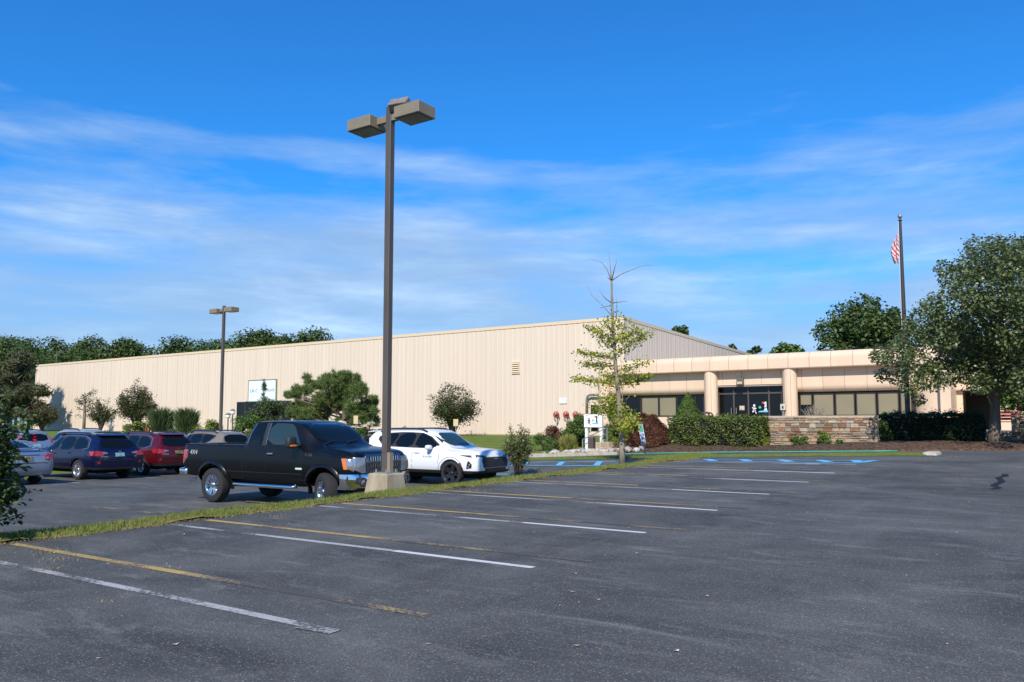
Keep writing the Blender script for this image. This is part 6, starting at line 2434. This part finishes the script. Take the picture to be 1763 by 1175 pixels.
# ---- crape myrtles on the lawn
def myrtle(label, px, ptop, pw, Y, seed, n, red=.25, crown0=.30, leaf=.17):
    top = onY(px, ptop, Y)
    g = lawn_z(top.x, Y)
    d = Vector((top.x, Y, 0)).dot(Vector((_fw.x, _fw.y, 0)).normalized())
    H, rx = top.z - g, pw / 2 * d / F_PX
    t = empty('crape_myrtle', (top.x, Y, g), 0, label, 'tree', 'small trees along the warehouse wall')
    rr = random.Random(seed)
    tb = MB()
    P, P2 = [], []
    for i in range(46):
        a = rr.uniform(0, 6.283)
        q = math.sqrt(rr.random())
        e = Vector((rx * q * math.cos(a), rx * q * math.sin(a), H * (1 - .52 * q * q) * rr.uniform(.75, 1.0)))
        m = Vector((e.x * .32, e.y * .32, H * crown0))
        tb.tube([(rr.uniform(-.1, .1), rr.uniform(-.1, .1), -.1), m * .6, m, e], [.06, .05, .035, .006], 5)
        k = max(4, int(n / 46))
        for j in range(k):
            s_ = rr.random() ** .8
            c = m.lerp(e, s_)
            sp = rx * .17 * (1.25 - .85 * s_)
            w = (c.x + rr.gauss(0, sp), c.y + rr.gauss(0, sp), c.z + rr.gauss(0, sp * .8))
            (P2 if (rr.random() < red and s_ > .6) else P).append(w)
    tb.build('trunk', M_BARK, t, True)
    leaves('crown', P, leaf, L_MYR, t, seed, asp=.5)
    if P2:
        leaves('seed_heads', P2, leaf * .9, L_MYRR, t, seed + 1, asp=.5)
    return t


myrtle('crape myrtle casting its shadow on the wall beyond the white SUV', 780, 655, 100, 50.0, 3, 8200, .12)
myrtle('largest dark crape myrtle left of the feathery shrubs', 238, 651, 70, 50.0, 5, 9500, .25, leaf=.2)
myrtle('open crape myrtle between the thin tree and largest myrtle', 176, 679, 46, 50.5, 6, 3200, .25, leaf=.2)
myrtle('red tipped crape myrtle beside the tall sparse conifer', 75, 690, 62, 50.0, 7, 6500, .45, leaf=.22)
# thin tree with cut trunk
tx = onY(147, 675, 51)
tt = empty('thin_tree', (tx.x, 51, lawn_z(tx.x, 51)), 0, 'thin sparse tree with pale trunk beside the wall', 'tree')
hh_ = tx.z - tt.location.z
tb = MB().tube([(0, 0, -.1), (.05, 0, hh_ * .5), (0, 0, hh_ * .92)], [.20, .16, .04], 8)
rr = random.Random(9)
P = []
for i in range(22):
    z0, a = hh_ * rr.uniform(.3, .9), rr.uniform(0, 6.283)
    e = Vector((1.0 * math.cos(a), 1.0 * math.sin(a), z0 + rr.uniform(.2, .8))) * 1.0
    tb.tube([(0, 0, z0), (e.x * .5, e.y * .5, (z0 + e.z) / 2), e], [.04, .025, .008], 4)
    for k in range(34):
        q = Vector((0, 0, z0)).lerp(e, rr.uniform(.35, 1.05))
        P.append((q.x + rr.gauss(0, .14), q.y + rr.gauss(0, .14), q.z + rr.gauss(0, .14)))
tb.build('trunk', M_BARKG, tt, True)
leaves('crown', P, .19, L_MYR, tt, 2)


# ---- pines and conifers
def needles(name, C, L_, w, per, mat, parent, seed, upb=.5):
    rs = np.random.RandomState(seed)
    C = np.asarray(C, float)
    n = len(C) * per
    B = np.repeat(C, per, 0) + rs.normal(size=(n, 3)) * L_ * .18
    D = rs.normal(size=(n, 3))
    D[:, 2] += upb
    D /= np.linalg.norm(D, axis=1)[:, None]
    S = np.cross(D, rs.normal(size=(n, 3)))
    S /= np.linalg.norm(S, axis=1)[:, None]
    ln = L_ * (.6 + .6 * rs.rand(n))[:, None]
    V = np.empty((n, 3, 3))
    V[:, 0], V[:, 1], V[:, 2] = B - S * w, B + S * w, B + D * ln
    me = bpy.data.meshes.new(name)
    me.vertices.add(3 * n)
    me.vertices.foreach_set('co', V.reshape(-1))
    me.loops.add(3 * n)
    me.loops.foreach_set('vertex_index', np.arange(3 * n))
    me.polygons.add(n)
    me.polygons.foreach_set('loop_start', np.arange(n) * 3)
    me.polygons.foreach_set('loop_total', np.full(n, 3))
    me.materials.append(mat)
    me.update(calc_edges=True)
    return link(name, me, parent)


PY = 43.0
pbx = onY(592, 740, PY)
pg = Vector((pbx.x, PY, lawn_z(pbx.x, PY)))
pine = empty('spreading_pine', pg, 0, 'broad flat topped green pine on the bank behind the pickup', 'tree')
rr = random.Random(15)
tb = MB()
tb.tube([(0, 0, -.2), (.05, 0, 1.2), (-.1, .1, 2.4), (-.2, .1, onY(590, 665, PY).z - pg.z)], [.22, .19, .14, .05], 8)
tufts = []
for (px, py, r) in [(575, 658, 20), (600, 662, 20), (548, 664, 16), (527, 655, 8), (530, 672, 14), (510, 678, 12), (495, 682, 7), (508, 668, 8), (555, 682, 22), (590, 682, 24), (615, 676, 16), (620, 655, 7), (625, 664, 5), (545, 700, 20), (515, 700, 12),
                    (575, 700, 16), (610, 700, 18), (630, 695, 12), (640, 690, 8), (650, 690, 5), (530, 712, 18), (500, 712, 12), (560, 716, 10), (625, 712, 12), (640, 706, 10), (596, 650, 9), (585, 646, 6), (565, 648, 8), (520, 722, 14), (548, 728, 14), (610, 722, 14), (636, 722, 12), (585, 728, 10)]:
    for k in range(2):
        dy = rr.uniform(-1.6, 1.6)
        c = onY(px + rr.uniform(-6, 6), py + rr.uniform(-5, 5), PY + dy) - pg
        R_ = r * 60 / F_PX * rr.uniform(.75, 1.15)
        a = Vector((-.1, 0, max(.9, c.z - rr.uniform(.6, 1.4))))
        tb.tube([a, a.lerp(c, .6) + Vector((0, 0, -.12)), c], [.07, .045, .015], 5)
        for i in range(int(10 + 120 * R_ * R_)):
            v = Vector((rr.gauss(0, 1), rr.gauss(0, 1), rr.gauss(0, .62)))
            v = v.normalized() * R_ * rr.random() ** .45
            tufts.append(c + v)
tb.build('trunk', M_BARK, pine, True)
needles('needles', tufts, .30, .015, 30, L_PINE, pine, 4, .7)
# boulders under the pine
rkb = empty('boulder_bank', (pg.x, PY - 2.0, pg.z - .05), 0)
tag(rkb, kind='structure')
for i in range(26):
    px = rr.uniform(500, 640)
    p = onY(px, rr.uniform(722, 748), PY - rr.uniform(.5, 2.5))
    s = rr.uniform(.4, .9)
    o = link('rock', rmes[rr.randrange(3)], rkb)
    o.location = Vector((p.x, p.y, max(lawn_z(p.x, p.y) + s * .15, p.z - .3))) - rkb.location
    o.scale = (s * 1.3, s, s * .8)
    o.rotation_euler = (rr.uniform(-.4, .4), rr.uniform(-.4, .4), rr.uniform(0, 6))
tag(grid('planting_bank', rng(onY(490, 740, 40).x - 3, onY(660, 740, 46).x + 2, .8), rng(38, 47, .75), lambda x, y: lawn_z(x, y) + .02 + .85 * max(0, math.sin(math.pi * (y - 38) / 9)) ** .8 * max(0, math.sin(math.pi * min(1, max(0, (x - onY(490, 740, 40).x + 3) / (onY(660, 740, 46).x + 2 - onY(490, 740, 40).x + 3))))) ** .7, M_MULCH), kind='structure')


def sparse_conifer(label, px, ptop, pw, Y, seed, nt, mat, L_=.4, w=.03, spire=False, name='conifer_tree', z0=None):
    top = onY(px, ptop, Y)
    g = lawn_z(top.x, Y) if z0 is None else z0
    d = Vector((top.x, Y, 0)).dot(Vector((_fw.x, _fw.y, 0)).normalized())
    H, rx = top.z - g, pw / 2 * d / F_PX
    t = empty(name, (top.x, Y, g), 0, label, 'tree')
    rr = random.Random(seed)
    tb = MB()
    tb.tube([(0, 0, -.1), (0, 0, H * .6), (0, 0, H)], [.03 * H ** .8, .02 * H ** .8, .01], 7)
    T = []
    for i in range(nt):
        u = rr.uniform(.12, .97)
        a = rr.uniform(0, 6.283)
        L2 = rx * (1 - u) ** (.9 if spire else .55) * rr.uniform(.6, 1.1)
        e = Vector((L2 * math.cos(a), L2 * math.sin(a), u * H + (.02 if spire else .10) * L2))
        tb.tube([(0, 0, u * H), e], [.022, .006], 4)
        for k in range(int(4 + L2 * 5)):
            q = Vector((0, 0, u * H)).lerp(e, rr.uniform(.3, 1.05))
            T.append((q.x + rr.gauss(0, .12 * rx * .4), q.y + rr.gauss(0, .12 * rx * .4), q.z + rr.gauss(0, .06)))
    tb.build('trunk', M_BARK, t, True)
    needles('needles', T, L_, w, 12, mat, t, seed, .2)


sparse_conifer('tall sparse brownish conifer at the far end of warehouse', 33, 605, 130, 49.0, 5, 74, L_CONI, .75, .08)
sparse_conifer('small tiered spire conifer growing in front of the church sign', 455, 650, 34, 44.5, 6, 46, L_FEATH, .22, .014, True)

LS = [(228, 724, 756, 66, 38.5, L_YG, .16, 3000, 'round', 'yellow green shrub below the largest dark crape myrtle'),
      (279, 700, 750, 50, 40.5, L_FEATH, .035, 1900, 'feather', 'upright feathery shrub beside the largest myrtle'),
      (322, 700, 742, 48, 41.5, L_FEATH, .035, 1700, 'feather', 'upright feathery shrub behind the white lantern'),
      (300, 728, 756, 44, 37.0, L_GRN, .15, 1800, 'spread', 'low layered green shrub between feathery shrubs and red car'),
      (352, 724, 770, 90, 36.0, L_YG, .15, 4200, 'round', 'wide bright green shrub in front of second lamp post'),
      (425, 711, 762, 70, 37.5, L_GRN, .15, 3800, 'round', 'green shrub row below the dark warehouse doors'),
      (460, 688, 750, 92, 41.5, L_FEATH, .13, 11000, 'round', 'grey green rounded bush beneath the church sign'),
      (478, 722, 765, 70, 36.5, L_MYR, .15, 3000, 'round', 'brownish green shrub behind the pickup cab'),
      (535, 728, 765, 70, 37.0, L_GRN, .14, 3200, 'spread', 'low green juniper at the foot of boulders'),
      (632, 702, 765, 56, 39.0, L_GRN, .14, 4200, 'spread', 'layered green juniper behind the bronze lamp post'),
      (585, 724, 762, 70, 38.0, L_GRN, .14, 3000, 'spread', 'green juniper beside the small tan sign'),
      (660, 740, 768, 60, 36.5, L_YG, .13, 2600, 'spread', 'bright green low juniper behind the white SUV spoiler'),
      (705, 733, 762, 40, 38.5, L_GRN, .13, 1500, 'round', 'small green shrub just above the white SUV roof')]
for i, (px, a, b, w, Y, m, lf, n, kd, lab) in enumerate(LS):
    shrub('bank_shrub', lab, px, a, b, w, Y, m, lf, n, 60 + i, kd, group='shrubs on the bank before the warehouse')

# ---- leafy bush on the verge beside the white SUV
vb = onG(893, 822)
vY = vb.y - .1
vx = onY(893, 822, vY).x
vz = verge_z(vx, vY)
vt_ = empty('verge_bush', (vx, vY, vz), 0, 'open leafy green bush on the verge in front of SUV nose', 'bush')
rr = random.Random(31)
tb = MB()
P = []
for i in range(44):
    a = rr.uniform(0, 6.283)
    q = math.sqrt(rr.random())
    Hh = onY(893, 716, vY).z - vz
    e = Vector((.58 * q * math.cos(a), .5 * q * math.sin(a), Hh * (1 - .42 * q * q) * rr.uniform(.55, 1.0)))
    m = Vector((e.x * .4, e.y * .4, e.z * .45))
    tb.tube([(rr.uniform(-.08, .08), rr.uniform(-.08, .08), -.08), m, e, e + Vector((e.x * .12, e.y * .12, .10))], [.014, .010, .005, .002], 4)
    for j in range(62):
        c = m.lerp(e, rr.random() ** .7 * 1.1 - .1)
        P.append((c.x + rr.gauss(0, .07), c.y + rr.gauss(0, .07), max(.12, c.z + rr.gauss(0, .07))))
tb.build('stems', M_BARK, vt_, True)
leaves('foliage', P, .075, L_SHRUB, vt_, 8, asp=.55)


# ---- bush at the left edge, close by
def fine_leaves(name, P, size, mat, parent, seed, droop=.6):
    rr = random.Random(seed)
    v, f = [], []
    for p in P:
        p = Vector(p)
        a = rr.uniform(0, 6.283)
        d = Vector((math.cos(a), math.sin(a), rr.uniform(-1.1, .35) * droop)).normalized()
        s_ = d.cross(Vector((0, 0, 1))).normalized()
        n = s_.cross(d)
        L_ = size * rr.uniform(.6, 1.2)
        w = L_ * .29
        k = len(v)
        tw = rr.uniform(-.6, .6)
        s2 = (s_ * math.cos(tw) + n * math.sin(tw))
        n2 = s2.cross(d)
        v += [p, p + d * L_ * .35 + s2 * w + n2 * w * .3, p + d * L_ * .35, p + d * L_ * .35 - s2 * w + n2 * w * .3, p + d * L_ * .7 + s2 * w * .75 - n2 * L_ * .05, p + d * L_ * .7 - n2 * L_ * .09, p + d * L_ * .7 - s2 * w * .75 - n2 * L_ * .05, p + d * L_ - n2 * L_ * .2]
        f += [(k, k + 1, k + 2), (k, k + 2, k + 3), (k + 1, k + 4, k + 5, k + 2), (k + 2, k + 5, k + 6, k + 3), (k + 4, k + 7, k + 5), (k + 5, k + 7, k + 6)]
    return mesh(name, v, f, mat, parent, True)


nY = 4.75
nx_ = onY(-66, 900, nY).x
nz = verge_z(max(nx_, strip_edge(nY) - 1.6), nY)
nt = empty('near_bush', (nx_, nY, nz - .02), 0, 'dense glossy leaved bush at the verge end nearest the saloon', 'bush')
rr = random.Random(12)
tb = MB()
P = []
for i in range(190):
    a = rr.uniform(0, 6.283)
    u = rr.random()
    q = math.sqrt(rr.random())
    e = Vector((.74 * q * math.cos(a), .74 * q * math.sin(a), .28 + 1.72 * u * (1 - .12 * q * q)))
    m = Vector((e.x * .4, e.y * .4, e.z * .6))
    tb.tube([(rr.uniform(-.06, .06), rr.uniform(-.06, .06), -.05), m, e], [.014, .010, .004], 4)
    for j in range(42):
        c = m.lerp(e, rr.random() ** .6)
        P.append((c.x + rr.gauss(0, .075), c.y + rr.gauss(0, .075), max(.2, c.z + rr.gauss(0, .07))))
tb.build('stems', M_BARK, nt, True)
fine_leaves('foliage', P, .105, L_NEAR, nt, 5)

# fallen leaves and chips on the lot
rs = np.random.RandomState(2)
v, f = [], []
for i in range(170):
    x, y = rs.uniform(-11, 12), 3 + 30 * rs.rand() ** 1.5
    s_ = rs.uniform(.008, .022)
    a = rs.rand() * 6.283
    k = len(v)
    for t in range(4):
        v.append((x + s_ * math.cos(a + t * 1.571) * (1.4 if t % 2 else .8), y + s_ * math.sin(a + t * 1.571) * (1.4 if t % 2 else .8), G(x, y) + .008 + .006 * (t % 2)))
    f.append((k, k + 1, k + 2, k + 3))
tag(mesh('fallen_leaves', v, f, pm('litter', (.42, .30, .15), .8, col2=(.65, .60, .50), island=True)), 'scattered dry leaves and pale chips lying on the asphalt', 'leaves', kind='stuff')
